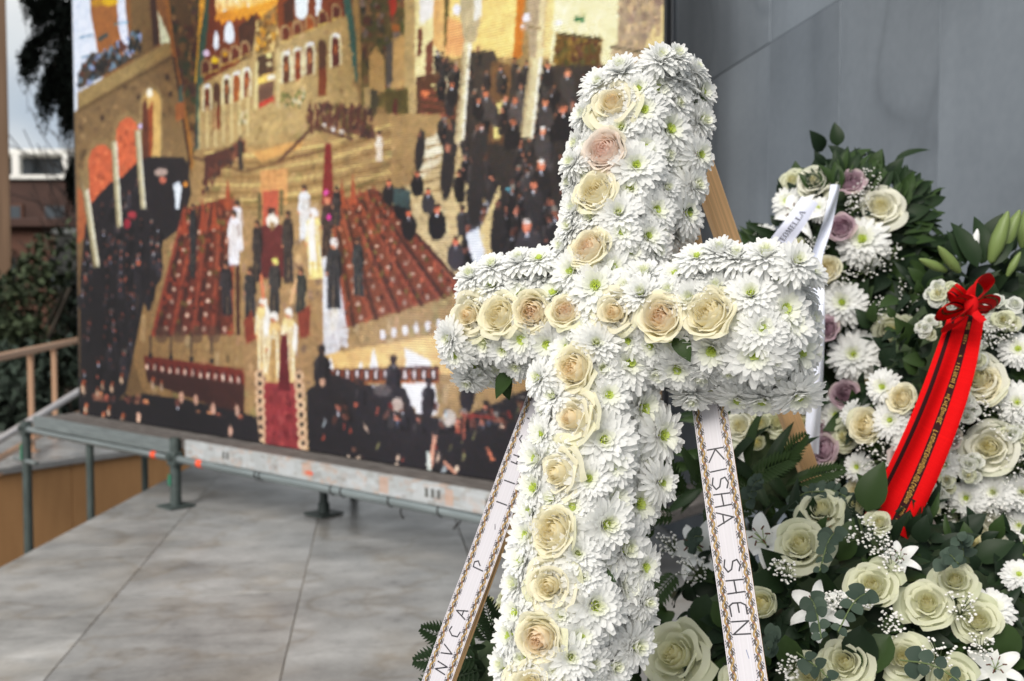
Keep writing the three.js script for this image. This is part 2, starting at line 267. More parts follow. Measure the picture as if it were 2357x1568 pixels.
  for (const [x, y, w, h, col] of [[180, 1145, 60, 260, 'rgb(96,44,32)'], [405, 1055, 60, 280, 'rgb(78,52,36)'], [520, 1015, 76, 290, 'rgb(148,72,32)'], [635, 970, 60, 290, 'rgb(104,38,24)'], [1090, 795, 75, 310, 'rgb(74,40,28)'], [1222, 750, 68, 320, 'rgb(112,44,26)'], [1358, 700, 76, 320, 'rgb(92,50,40)'], [1655, 600, 80, 330, 'rgb(82,32,26)']]) {
    const [a, b] = k2(x, y), w2 = w * 0.2, h2 = h * 0.2; arch('rgb(196,190,160)', a, b - h2 / 2 - 9, w2 + 11, h2 + 8, -0.2); P('rgb(214,220,238)', [a - w2 * 0.6, b - h2 / 2 - 2], [a - w2 * 0.2, b - h2 / 2 - 9], [a + w2 * 0.45, b - h2 / 2 - 11], [a + w2 * 0.7, b - h2 / 2 - 5]); arch(col, a, b - h2 / 2, w2, h2, -0.2); E(J(150, 84, 44, 30), a, b - h2 * 0.1, w2 * 0.25, h2 * 0.2); line('rgb(170,150,108)', 3, [a - w2 / 2 - 3, b + h2 / 2 + 4], [a + w2 / 2 + 3, b + h2 / 2]);
  }
  for (const [x, y, w, h] of [[292, 1220, 82, 520], [1505, 780, 95, 620]]) { const [a, b] = k2(x, y); arch('rgb(74,46,32)', a, b - h * 0.1, w * 0.2, h * 0.2, -0.2); P('rgb(106,48,26)', [a - w * 0.1, b + 2], [a + w * 0.1, b - 2], [a + w * 0.1, b + h * 0.1], [a - w * 0.1, b + h * 0.1 + 3]); }
  P('rgb(60,44,34)', k2(755, 650), k2(860, 610), k2(860, 850), k2(765, 880)); P('rgb(74,52,38)', k2(860, 640), k2(945, 600), k2(945, 820), k2(860, 850)); E('rgb(196,186,128)', ...k2(890, 640), 7, 6); E('rgb(190,180,140)', ...k2(895, 735), 7, 5);
  P('rgb(226,176,92)', k2(745, 910), k2(850, 850), k2(955, 840), k2(955, 900), k2(760, 975)); P('rgb(238,226,206)', k2(860, 880), k2(955, 850), k2(950, 900), k2(880, 915));
  P('rgb(90,64,56)', k2(760, 985), k2(945, 920), k2(940, 1100), k2(775, 1180)); P('rgb(172,44,40)', k2(768, 1190), k2(955, 1090), k2(955, 1150), k2(770, 1250));
  for (const [x, y] of [[590, 1350], [1090, 1150], [1210, 1160], [1250, 1110]]) { const [a, b] = k2(x, y); for (let k = 0; k < 12; k++) E(J(...[[70, 84, 44], [110, 116, 66], [190, 184, 160]][(rng() * 3) | 0], 14), a + (rng() - 0.5) * 22, b + (rng() - 0.5) * 30, 3, 4); }
  for (let k = 0; k < 7; k++) line('rgba(196,182,134,0.75)', 5, [mix(458, 570, k / 6), 250 - k * 8], [mix(458, 570, k / 6), 350 - k * 6]);
  line('rgb(190,176,130)', 8, [590, 140], [588, 250]); line('rgb(182,166,122)', 7, [640, 110], [640, 250]);
  // --- right of the apse: mosaics, screens, side altar
  P('rgb(86,76,38)', [824, -260], [960, -260], [970, 0], [940, 240], [832, 250]);
  speckle([[820, -260], [962, -260], [968, 20], [945, 230], [836, 250]], 420, [[70, 74, 30], [96, 82, 46], [120, 92, 60], [60, 56, 34], [98, 60, 38], [110, 96, 90]], 3, 10);
  E('rgb(164,50,28)', 904, 10, 9, 26); E('rgb(150,92,40)', 910, 64, 10, 10);
  P('rgb(160,132,88)', [848, 130], [866, 104], [884, 136], [886, 210], [850, 214]); P('rgb(172,142,96)', [900, 90], [950, 70], [952, 196], [898, 206]); P('rgb(78,74,72)', [888, 104], [904, 92], [902, 190], [888, 196]);
  P('rgb(168,146,104)', [930, -100], [968, -100], [968, 240], [944, 280], [930, 210]);
  P('rgb(74,66,30)', [886, 208], [906, 212], [938, 200], [940, 270], [888, 280]); P('rgb(78,30,28)', [905, 230], [914, 228], [912, 276], [902, 278]);
  P('rgb(160,138,98)', [836, 200], [852, 200], [852, 270], [838, 276]); P('rgb(60,56,40)', [852, 206], [868, 206], [866, 266], [854, 268]);
  // bright side chapel walls and columns
  const k8 = (x, y) => [864 + x * 0.4009, y * 0.4009];
  P('rgb(214,200,154)', k8(230, -600), k8(430, -600), k8(410, 300), k8(300, 480), k8(225, 480));
  P('rgb(214,210,206)', k8(255, -600), k8(340, -600), k8(330, 90), k8(250, 150)); P('rgb(204,160,104)', k8(330, 0), k8(420, -20), k8(400, 330), k8(330, 260));
  P('rgb(96,50,36)', k8(242, 170), k8(268, 150), k8(262, 310), k8(240, 330)); P('rgb(102,56,44)', k8(290, 260), k8(330, 220), k8(325, 420), k8(285, 440));
  P('rgb(70,66,30)', k8(406, -600), k8(430, -600), k8(412, 270), k8(392, 270));
  P('rgb(216,176,108)', k8(430, -600), k8(860, -600), k8(800, 330), k8(560, 330), k8(420, 330)); P('rgb(206,142,92)', k8(412, 100), k8(520, 140), k8(520, 320), k8(400, 320));
  E('rgb(216,214,240)', ...k8(468, 52), 11, 12);
  P('rgb(168,84,24)', k8(842, -400), k8(872, -400), k8(840, 320), k8(786, 350));
  P('rgb(224,212,164)', k8(970, -600), k8(1420, -600), k8(1392, 240), k8(1360, 420), k8(1000, 420));
  P('rgb(206,178,122)', k8(1010, -400), k8(1060, -400), k8(1000, 330), k8(960, 330));
  rect('rgb(32,96,58)', ...k8(1142, 94), 21, 12, 1);
  P('rgb(78,54,24)', k8(1040, 190), k8(1302, 222), k8(1285, 420), k8(1005, 420)); line('rgb(44,44,30)', 5, k8(1040, 190), k8(1302, 222));
  speckle([k8(1044, 200), k8(1298, 228), k8(1285, 420), k8(1010, 420)], 90, [[90, 70, 28], [70, 40, 28], [112, 84, 36], [60, 58, 26]], 3, 8);
  P('rgb(152,134,112)', k8(1392, -600), k8(1660, -600), k8(1660, 260), k8(1500, 296), k8(1345, 262), k8(1392, 240)); P('rgb(206,184,132)', k8(1640, 40), k8(1660, 20), k8(1660, 262), k8(1540, 280));
  speckle([k8(1392, -200), k8(1640, -200), k8(1640, 250), k8(1500, 290), k8(1392, 250)], 120, [[150, 130, 108], [164, 146, 120], [134, 112, 100], [172, 150, 116]], 3, 9);
  P('rgb(166,148,120)', k8(1350, 268), k8(1500, 302), k8(1660, 268), k8(1660, 420), k8(1360, 420)); line('rgb(66,60,44)', 5, k8(1345, 262), k8(1500, 298), k8(1660, 262));
  // side-chapel floor and dark pews
  P('rgb(70,42,30)', k8(230, 440), k8(480, 400), k8(470, 760), k8(240, 700)); for (let k = 0; k < 5; k++) line('rgb(112,52,40)', 6, k8(260, 520 + k * 42), k8(455, 540 + k * 44));
  E('rgb(206,108,70)', ...k8(284, 536), 11, 7); for (let k = 0; k < 18; k++) E(J(...[[214, 206, 142], [60, 70, 40], [190, 180, 150], [120, 60, 48]][(rng() * 4) | 0], 14), 864 + (330 + rng() * 140) * 0.4, (440 + rng() * 110) * 0.4, 5, 6);

  // --- nave floor
  P('rgb(150,122,82)', [448, 344], [700, 322], [835, 262], [1010, 262], [1060, 300], [1290, 420], [1360, 620], [1360, 1300], [560, 1100], [330, 900], [270, 720], [380, 500], [440, 420]);
  speckle([[448, 344], [835, 270], [1290, 420], [1360, 1200], [560, 1000], [330, 880], [380, 500]], 700, [[142, 116, 78], [164, 136, 94], [128, 106, 72], [156, 122, 88], [142, 126, 82]], 4, 12);
  for (let k = 0; k < 8; k++) line(`rgba(${k % 2 ? 112 : 200},${k % 2 ? 84 : 180},${k % 2 ? 50 : 118},0.75)`, 6, [470, 352 + k * 18], [600, 358 + k * 17], [760, 330 + k * 17], [900, 286 + k * 18]);
  P('rgb(190,140,84)', [580, 350], [700, 320], [690, 342], [600, 372]); P('rgb(200,140,90)', [600, 392], [660, 386], [662, 470], [596, 470]);
  line('rgb(92,80,40)', 5, [560, 468], [760, 450], [860, 415]); line('rgb(96,70,48)', 7, [440, 360], [560, 395], [760, 340]);
  P('rgb(190,170,128)', [840, 470], [950, 420], [1030, 300], [1100, 330], [1110, 640], [1060, 700], [950, 560]); P('rgb(206,196,172)', [960, 330], [1040, 290], [1060, 330], [960, 420]);
  for (let k = 0; k < 5; k++) line('rgb(128,104,70)', 5, [950 + k * 5, 350 + k * 24], [1050, 320 + k * 26]);
  P('rgb(196,206,228)', [1100, 480], [1180, 400], [1175, 560], [1110, 640]); P('rgb(206,176,132)', [1170, 400], [1240, 330], [1210, 620], [1120, 700], [1150, 560]);
  P('rgb(206,212,228)', [735, 600], [790, 560], [800, 800], [740, 790]); P('rgb(190,190,196)', [700, 760], [770, 700], [800, 760], [760, 850]);
  for (let k = 0; k < 30; k++) { const x = 300 + k * 36; line('rgba(96,72,46,0.35)', 1.6, [x, 1000], [mix(x, 640, 0.62), 360]); }
  for (let k = 0; k < 26; k++) { const y = 380 + k * k * 0.95; line('rgba(104,80,52,0.4)', 1.6, [330, y + 12], [700, y], [1120, y - 24]); }
  for (let k = 0; k < 60; k++) { const x = mix(300, 1150, rng()), y = mix(420, 900, rng()); P(rng() < 0.6 ? 'rgba(236,222,190,0.22)' : 'rgba(70,48,30,0.25)', [x, y], [x + 9 + rng() * 10, y + 2], [x + 6 + rng() * 10, y + 30 + rng() * 50], [x - 3, y + 30 + rng() * 40]); }
  // --- choir stalls and bare tree-like stands by the steps
  P('rgb(70,40,36)', [470, 360], [560, 326], [556, 350], [470, 420]); for (let k = 0; k < 60; k++) { const x = mix(466, 562, rng()); E(J(...[[66, 38, 34], [90, 48, 40], [44, 34, 34], [110, 64, 50]][(rng() * 4) | 0], 10), x, mix(430, 330, (x - 466) / 96) - 20 + rng() * 34, 4, 7); }
  for (let k = 0; k < 170; k++) { const t = rng(), x = mix(706, 860, rng()), y = 236 + rng() * 62 + Math.abs(x - 760) * 0.18; E(J(...[[74, 42, 38], [98, 60, 46], [56, 38, 36], [80, 66, 40]][(rng() * 4) | 0], 12), x, y, 3 + 3 * t, 4 + 6 * rng()); }
  for (let k = 0; k < 9; k++) line('rgb(74,40,36)', 6, [712 + k * 16, 238 + (k % 3) * 9], [716 + k * 15, 292 + k]);
  line('rgb(70,44,38)', 8, [640, 372], [720, 292], [812, 320]); E('rgb(206,200,196)', 746, 288, 5, 5); E('rgb(210,204,200)', 766, 297, 5, 5); E('rgb(206,206,206)', 786, 303, 5, 5);
  P('rgb(108,28,30)', [748, 330], [762, 330], [768, 470], [740, 470]);
  // --- left aisle: people in black among the columns
  P('rgb(34,31,33)', [196, 520], [205, 475], [221, 454], [253, 421], [282, 406], [312, 376], [341, 360], [424, 362], [440, 440], [420, 520], [370, 560], [372, 640], [330, 700], [290, 900], [240, 960], [184, 940], [184, 640]);
  crowd([[188, 560], [230, 470], [280, 430], [330, 400], [420, 400], [380, 560], [360, 640], [330, 700], [280, 840], [188, 860]], 120, 5, 8, 0.2);
  P('rgb(32,29,31)', [348, 366], [436, 372], [430, 470], [404, 530], [366, 540], [340, 460]); E('rgb(170,150,140)', 370, 396, 16, 9); E('rgb(186,104,84)', 374, 414, 8, 8); E('rgb(170,60,70)', 304, 494, 10, 9); E('rgb(160,44,60)', 292, 514, 8, 12);
  for (const [x0, y0, x1, y1, w] of [[192, 405, 222, 614, 15], [262, 325, 275, 522, 12], [316, 300, 330, 480, 11]]) { line('rgb(178,170,138)', w, [x0, y0], [(x0 + x1) / 2, (y0 + y1) / 2], [x1, y1]); line('rgb(206,204,186)', w * 0.35, [x0 + 4, y0], [x1 + 4, y1]); line('rgb(130,118,88)', w * 0.25, [x0 - 6, y0], [x1 - 6, y1]); }
  P('rgb(140,118,80)', [180, 392], [204, 392], [206, 430], [196, 440]);
  // pale candles and white figure
  P('rgb(206,220,238)', [398, 424], [412, 416], [418, 432], [412, 480], [404, 482]); line('rgb(30,28,32)', 11, [396, 440], [402, 520]); E('rgb(216,140,60)', 426, 424, 6, 6);
  // --- pews, left block
  const pew = (pts, n, col) => { P(col, ...pts); const [a, b, d2, e2] = pts; for (let k = 0; k <= n; k++) { const t = k / n, q = [mix(a[0], b[0], t), mix(a[1], b[1], t)], r = [mix(e2[0], d2[0], t), mix(e2[1], d2[1], t)]; line('rgb(138,66,48)', 7, q, r); line('rgb(62,34,28)', 9, [q[0] + 9, q[1] + 8], [r[0] + 14, r[1]]); } for (let k = 0; k < 220; k++) { const u = rng(), v = rng(); E(J(...[[124, 52, 36], [92, 42, 32], [150, 70, 48], [66, 34, 28], [96, 78, 40]][(rng() * 5) | 0], 12), mix(mix(a[0], b[0], u), mix(e2[0], d2[0], u), v), mix(mix(a[1], b[1], u), mix(e2[1], d2[1], u), v), 4, 6); }
    for (let r = 0; r < 9; r++) for (let k = 0; k < n; k++) { const t = (k + 0.6) / n, v = 0.12 + r / 9.6, s = mix(3, 6.2, v); E(J(176, 146, 130, 40), mix(mix(a[0], b[0], t), mix(e2[0], d2[0], t), v) + (rng() - 0.5) * 4, mix(mix(a[1], b[1], t), mix(e2[1], d2[1], t), v) + (rng() - 0.5) * 5, s * 0.85, s); } };
  pew([[424, 480], [536, 450], [534, 770], [350, 772]], 4, 'rgb(98,48,36)');
  pew([[760, 470], [860, 432], [1062, 672], [800, 752]], 5, 'rgb(106,52,36)');
  for (const [x, y, w] of [[424, 480, 9], [466, 470, 8], [492, 466, 8], [786, 420, 10], [812, 410, 9], [524, 420, 9]]) P('rgb(146,64,42)', [x - w, y + 60], [x, y - 12], [x + w, y + 60]);
  // --- middle aisle: chair, servers, clergy
  P('rgb(150,120,84)', [556, 500], [740, 470], [745, 900], [560, 900]); speckle([[556, 500], [740, 470], [745, 900], [560, 900]], 160, [[150, 118, 84], [168, 138, 100], [128, 104, 84], [140, 110, 90]], 4, 9);
  rect('rgb(170,72,58)', 604, 440, 36, 80, -4); rect('rgb(44,32,34)', 616, 478, 18, 30, -2); rect('rgb(86,78,52)', 592, 444, 10, 60, 0); rect('rgb(86,78,52)', 642, 436, 10, 60, 0);
  P('rgb(78,30,34)', [592, 520], [650, 516], [660, 640], [588, 640]); E('rgb(236,220,200)', 626, 508, 14, 16); E('rgb(120,96,66)', 626, 520, 6, 10);
  const robed = (x, y, h, w, col, head = 'rgb(52,40,36)') => {
    const lightRobe = /^rgb\((1[5-9]|2)\d/.test(col), sh = lightRobe ? 'rgba(120,96,70,0.5)' : 'rgba(0,0,0,0.45)', hi = lightRobe ? 'rgba(255,250,236,0.6)' : 'rgba(110,106,108,0.4)', lean2 = (rng() - 0.5) * w * 0.3;
    P(col, [x - w * 0.2, y - w * 0.05], [x + w * 0.2, y - w * 0.05], [x + w * 0.48, y + h * 0.08], [x + w * 0.6, y + h * 0.42], [x + w * 0.42, y + h * 0.5], [x + w * 0.5 + lean2, y + h], [x - w * 0.46 + lean2, y + h], [x - w * 0.42, y + h * 0.5], [x - w * 0.6, y + h * 0.4], [x - w * 0.46, y + h * 0.07]);
    for (let k = -2; k <= 2; k++) line(k % 2 ? sh : hi, w * 0.1, [x + k * w * 0.1, y + h * (0.1 + 0.1 * rng())], [x + k * w * 0.2 + lean2, y + h * (0.8 + 0.18 * rng())]);
    P(sh, [x + w * 0.22, y + h * 0.12], [x + w * 0.5, y + h * 0.14], [x + w * 0.58, y + h * 0.42], [x + w * 0.36, y + h * 0.48]); line(hi, w * 0.1, [x - w * 0.42, y + h * 0.12], [x - w * 0.52, y + h * 0.4]);
    if (!lightRobe) line('rgba(150,120,90,0.5)', w * 0.1, [x + lean2 * 0.8, y + h * 0.62], [x + lean2, y + h]);
    E('rgb(186,120,94)', x - w * 0.5, y + h * 0.44, w * 0.1, w * 0.14); E('rgb(186,118,92)', x, y - w * 0.26, w * 0.24, w * 0.36); E(head, x, y - w * 0.42, w * 0.27, w * 0.24); E(head, x + w * 0.16, y - w * 0.26, w * 0.12, w * 0.24); };
  robed(592, 520, 130, 22, 'rgb(32,30,34)'); robed(662, 500, 150, 24, 'rgb(32,30,34)'); robed(545, 476, 100, 24, 'rgb(216,216,236)'); robed(538, 500, 110, 26, 'rgb(220,220,240)'); robed(700, 440, 110, 26, 'rgb(196,206,224)'); robed(722, 500, 140, 34, 'rgb(240,206,132)', 'rgb(220,216,230)'); P('rgb(236,226,214)', [708, 520], [722, 480], [728, 600], [712, 600]);
  robed(752, 470, 120, 26, 'rgb(40,30,32)', 'rgb(206,120,96)'); E('rgb(226,70,170)', 750, 442, 6, 6); E('rgb(214,50,150)', 756, 500, 6, 8); robed(774, 440, 80, 20, 'rgb(32,30,34)');
  robed(768, 570, 140, 34, 'rgb(34,38,46)', 'rgb(214,206,206)'); robed(823, 560, 120, 24, 'rgb(34,40,44)'); robed(520, 615, 110, 26, 'rgb(34,32,36)'); robed(575, 630, 100, 26, 'rgb(36,40,44)'); robed(632, 610, 110, 26, 'rgb(36,38,42)', 'rgb(206,206,110)'); robed(692, 630, 90, 24, 'rgb(36,44,44)'); robed(444, 480, 160, 16, 'rgb(34,36,38)'); robed(318, 610, 110, 18, 'rgb(36,34,38)', 'rgb(190,110,84)'); robed(553, 320, 70, 12, 'rgb(34,32,34)'); robed(872, 310, 60, 16, 'rgb(206,190,176)');
  robed(605, 705, 160, 32, 'rgb(220,186,130)', 'rgb(232,222,206)'); robed(630, 740, 150, 34, 'rgb(206,172,118)', 'rgb(230,220,210)'); robed(664, 730, 150, 32, 'rgb(222,190,136)', 'rgb(232,222,210)'); P('rgb(168,136,88)', [626, 780], [634, 780], [634, 880], [622, 880]); P('rgb(232,226,218)', [612, 700], [622, 720], [616, 780], [606, 760]); P('rgb(228,222,214)', [676, 740], [684, 750], [682, 820], [674, 800]);
  P('rgb(126,54,40)', [560, 740], [580, 710], [588, 780], [566, 790]); P('rgb(118,50,40)', [684, 720], [714, 700], [712, 770], [690, 780]); line('rgb(206,110,80)', 6, [600, 630], [606, 690]); line('rgb(206,160,120)', 6, [682, 640], [668, 700]);
  P('rgb(140,52,54)', [606, 880], [682, 880], [704, 1060], [610, 1045]); speckle([[606, 880], [682, 880], [704, 1060], [610, 1045]], 90, [[140, 50, 54], [158, 66, 66], [124, 44, 48]], 4, 9);
  P('rgb(96,28,34)', [646, 770], [660, 770], [668, 900], [640, 900]);
  for (let k = 0; k < 9; k++) { for (const [x, y, s] of [[597 + k * 0.4, 862 + k * 20, 11.5], [687 + k * 1.4, 866 + k * 22, 12]]) { E('rgb(206,172,140)', x, y, s, s * 1.06); E('rgb(48,42,36)', x, y, s * 0.42, s * 0.5); } }
  // --- front bench and white-lit floor
  P('rgb(116,46,34)', [330, 818], [562, 850], [562, 884], [334, 850]); for (let k = 0; k < 13; k++) { const x = 338 + k * 17.5, y = 826 + k * 2.4; rect('rgb(70,34,32)', x, y + 6, 7, 26, 1); rect(J(206, 180, 166, 20), x - 3, y + 12, 6, 15, 1); } P('rgb(66,36,30)', [334, 850], [562, 884], [562, 960], [340, 880]);
  for (let k = 0; k < 4; k++) { line('rgb(60,48,44)', 4, [346 + k * 47, 770], [346 + k * 47, 816]); E('rgb(40,36,36)', 346 + k * 47, 818 + k * 4, 5, 7); E('rgba(90,66,54,0.6)', 372 + k * 40, 770, 16, 20); }
  P('rgb(206,168,110)', [725, 820], [1060, 760], [1140, 860], [740, 860]);
  for (const [x, y, w, h] of [[860, 800, 26, 70], [940, 800, 40, 130], [985, 850, 34, 100], [830, 830, 20, 40], [760, 820, 18, 40], [1215, 940, 20, 50]]) P('rgb(228,228,240)', [x, y], [x + w * 0.6, y + h], [x, y + h * 1.1], [x - w * 0.6, y + h]);
  P('rgb(226,226,240)', [930, 800], [990, 830], [1010, 940], [965, 980], [940, 880]);
  for (let k = 0; k < 7; k++) E('rgb(210,206,222)', 880 + k * 26, 770 - k * 5, 6, 12);
  P('rgb(60,36,30)', [745, 850], [1010, 842], [1010, 880], [745, 884]); for (let k = 0; k < 12; k++) { rect('rgb(216,206,214)', 752 + k * 22, 852, 6, 18, 0); rect('rgb(126,60,40)', 763 + k * 22, 850, 6, 26, 0); } line('rgb(150,84,44)', 6, [742, 880], [1010, 878]); line('rgb(206,202,212)', 4, [742, 890], [900, 886]);
  // --- near crowd along the lower edge, seen from behind
  const near = [[184, 900], [240, 930], [330, 905], [430, 920], [560, 950], [592, 960], [600, 1050], [184, 1000]];
  P('rgb(30,28,31)', ...near, [184, 1100]); crowd([[190, 896], [330, 910], [560, 950], [580, 985], [200, 960]], 46, 10, 13, 0.5, [[26, 24, 24], [206, 150, 110], [150, 110, 90]]);
  P('rgb(30,28,31)', [190, 920], [330, 930], [585, 968], [590, 1050], [186, 990]);
  for (const [x, y, s] of [[192, 890, 12], [198, 940, 10], [236, 886, 8], [258, 890, 9], [280, 870, 9], [196, 960, 10], [224, 900, 7], [238, 960, 10], [282, 965, 11], [352, 880, 10], [372, 886, 9], [250, 945, 8]]) { E(J(196, 172, 150, 24), x, y + s * 0.3, s * 0.5, s * 1.2); E(J(190, 112, 74, 24), x + s * 0.1, y - s * 0.7, s * 0.42, s * 0.65); E('rgba(40,26,22,0.6)', x + s * 0.3, y, s * 0.25, s * 1.1); }
  for (const [x, y] of [[417, 915], [450, 920], [490, 940], [545, 945], [318, 960], [338, 1000], [530, 992]]) { E(J(206, 170, 150, 20), x, y, 5, 13); }
  P('rgb(31,29,32)', [705, 900], [760, 860], [860, 890], [930, 890], [960, 960], [1060, 960], [1250, 880], [1300, 900], [1300, 1300], [712, 1120]);
  for (const [x, y, s] of [[740, 830, 24], [905, 850, 22], [985, 900, 20], [830, 900, 18], [1075, 880, 22]]) person(x, y - s, s * 0.62, 'rgb(31,29,33)', 'rgb(44,36,36)', 'rgb(30,28,30)');
  crowd([[760, 900], [860, 920], [1000, 940], [1230, 920], [1230, 1000], [780, 960]], 30, 12, 17, 0.3); P('rgb(31,29,32)', [715, 960], [1000, 1000], [1240, 960], [1240, 1200], [715, 1100]);
  E('rgb(176,168,160)', 1034, 962, 15, 20); E('rgb(190,150,126)', 742, 880, 7, 10); E('rgb(166,150,140)', 914, 930, 13, 16); E('rgb(80,74,74)', 880, 898, 22, 14);
  for (let k = 0; k < 46; k++) { const x = mix(740, 1220, rng()), y = mix(930, 1090, rng()); E(J(...[[150, 70, 54], [206, 180, 160], [110, 40, 36], [120, 116, 80], [90, 60, 52], [150, 160, 164]][(rng() * 6) | 0], 18), x, y, 2 + 4 * rng(), 3 + 10 * rng(), rng() - 0.5); }
  line('rgb(206,150,126)', 9, [1000, 1000], [990, 1080]); line('rgb(196,206,196)', 9, [985, 1040], [988, 1088]); line('rgb(196,140,116)', 8, [1020, 1060], [1048, 1090]); P('rgb(120,44,38)', [1064, 950], [1140, 956], [1140, 964], [1064, 960]); line('rgb(150,80,62)', 5, [1070, 950], [1066, 1010]); line('rgb(206,120,90)', 8, [1120, 1030], [1134, 1060]);
  // --- dense standing crowd on the right
  const right = [[1005, 110], [1055, 116], [1060, 160], [1100, 110], [1135, 120], [1150, 150], [1190, 130], [1240, 140], [1265, 132], [1400, 150], [1420, 200], [1420, 640], [1260, 640], [1190, 560], [1140, 640], [1090, 640], [1050, 540], [1060, 420], [1010, 260]];
  P('rgb(36,33,33)', [1062, 120], [1135, 115], [1160, 170], [1235, 150], [1420, 150], [1420, 700], [1150, 700], [1180, 560], [1140, 480], [1070, 420], [1060, 260]);
  P('rgb(80,54,36)', [1130, 140], [1180, 150], [1160, 330], [1120, 330]); P('rgb(206,186,116)', [1130, 240], [1162, 230], [1150, 320], [1136, 320]);
  crowd(right, 135, 7, 13, 0.32); crowd([[1240, 400], [1420, 400], [1420, 660], [1220, 640]], 22, 12, 15, 0.4);
  crowd([[1006, 120], [1056, 120], [1056, 170], [1006, 170]], 7, 7, 8, 0.1);
  P('rgb(196,176,130)', [1090, 560], [1150, 420], [1150, 560], [1110, 700]);   // strip of floor among them
  for (const [x, y, s] of [[1035, 290, 13], [966, 310, 9], [1095, 380, 15], [1145, 470, 13], [1030, 340, 13], [1100, 300, 12]]) { E('rgb(33,31,33)', x, y + s * 4, s * 1.2, s * 5.4, 0.1); E(skin(), x, y, s * 0.5, s * 0.75); }
  P('rgb(206,214,236)', [1070, 540], [1100, 520], [1118, 600], [1100, 640]);
  // two pale columns in front of the crowd
  for (const [pts] of [[[k8(520, 170), k8(580, 170), k8(545, 300), k8(510, 800), k8(452, 820), k8(498, 300)]], [[k8(890, 270), k8(970, 270), k8(958, 330), k8(905, 790), k8(826, 790), k8(884, 340)]]]) { P('rgb(182,172,138)', ...pts); line('rgb(224,218,196)', 6, [pts[2][0] - 2, pts[2][1] - 20], [pts[3][0] - 3, pts[3][1]]); line('rgb(146,128,98)', 5, [pts[5][0] + 4, pts[5][1]], [pts[4][0] + 4, pts[4][1]]); }
  P('rgb(160,148,118)', k8(478, -300), k8(570, -300), k8(590, 60), k8(600, 120), k8(572, 240), k8(510, 240), k8(486, 90)); P('rgb(206,204,194)', k8(560, -300), k8(618, -300), k8(604, 100), k8(566, 120));
  P('rgb(146,130,110)', k8(868, -300), k8(1000, -300), k8(960, 170), k8(930, 340), k8(884, 320), k8(870, 150)); P('rgb(196,178,140)', k8(960, -300), k8(1000, -300), k8(956, 330), k8(920, 340)); E('rgb(212,208,236)', ...k8(865, 100), 9, 11); E('rgb(206,206,226)', ...k8(850, 154), 7, 5); E('rgb(214,216,236)', ...k8(1050, 132), 9, 6); line('rgb(84,66,44)', 4, k8(868, 150), k8(950, 166));
  // a few clear figures and front heads of the crowd
  for (const [x, y, s, hair] of [[1040, 195, 9], [1118, 215, 12], [1185, 230, 12], [1260, 150, 10], [1305, 165, 12], [1378, 158, 13], [1254, 236, 12], [1296, 250, 14], [1248, 300, 13, 1], [1180, 280, 12], [1245, 380, 16, 1], [1228, 425, 16], [1290, 500, 15], [1212, 520, 18, 1], [1100, 230, 9], [1108, 290, 10], [960, 400, 10], [925, 440, 13], [895, 420, 10], [1005, 480, 14], [1048, 555, 13], [940, 490, 12], [985, 440, 10]]) {
    E(suit(), x, y + s * 2.7, s * 1.5, s * 2.6); E(rgb(196, 206, 226), x, y + s * 1.05, s * 0.2, s * 0.45); E(J(208, 112, 84, 18), x, y, s * 0.55, s * 0.8); E(hair ? 'rgb(206,200,198)' : 'rgb(58,40,34)', x, y - s * 0.55, s * 0.5, s * 0.32);
  }
  E('rgb(70,130,150)', 1170, 436, 7, 6); P('rgb(52,72,74)', [905, 430], [945, 440], [940, 480], [905, 470]);
  // stone courses, steps and clutter: small dabs of the neighbouring tones all over the picture
  { const s0 = c.getImageData(0, 0, CW, CH).data;
    for (let k = 0; k < 42000; k++) { const x = rng() * CW, y = CH * (0.12 + 0.88 * rng()), q = 4 * ((clamp(y + (rng() - 0.5) * 14, 0, CH - 1) | 0) * CW + (clamp(x + (rng() - 0.5) * 14, 0, CW - 1) | 0)), j = (rng() - 0.5) * 52, dark = s0[q] + s0[q + 1] < 130 ? 0.35 : 1; c.fillStyle = rgb(clamp(s0[q] + j * dark + 4, 0, 255), clamp(s0[q + 1] + j * dark, 0, 255), clamp(s0[q + 2] + j * dark * 0.9, 0, 255), 0.3 + 0.45 * rng()); const w = 1.5 + rng() * 4, h = rng() < 0.5 ? 1.2 + rng() * 2 : 2 + rng() * 6; c.fillRect(x - w / 2, y - h / 2, w, h); } }
  // lamplight in the picture: warm pools on floor and altar, dim aisles
  { const glow = (x, y, r, col, a) => { const [u, v] = S(x, y), g = c.createRadialGradient(u, v, 0, u, v, r); g.addColorStop(0, `rgba(${col},${a})`); g.addColorStop(1, `rgba(${col},0)`); c.fillStyle = g; c.fillRect(0, 0, CW, CH); };
    c.globalCompositeOperation = 'soft-light'; glow(620, 260, 560, '255,226,170', 0.4); glow(1180, 80, 420, '255,236,190', 0.7); glow(700, 560, 420, '255,230,190', 0.35); glow(960, 800, 300, '240,240,255', 0.5); glow(240, 760, 420, '0,0,0', 0.6); glow(430, 100, 260, '20,14,6', 0.7); glow(860, 60, 240, '20,16,6', 0.6); glow(420, 980, 300, '0,0,0', 0.4); c.globalCompositeOperation = 'source-over'; }
  // --- the lamps of the panel: rows with dark gaps, red-green-blue grain, video blocks
  const im = c.getImageData(0, 0, CW, CH), d = im.data, src = new Uint8ClampedArray(d);
  // coarse warp field (soft, unsteady edges of compressed video), sampled every 8 pixels
  const gw = CW / 8 + 2, gh = CH / 8 + 2, wx = new Float32Array(gw * gh), wy = new Float32Array(gw * gh), lum = new Float32Array(gw * gh);
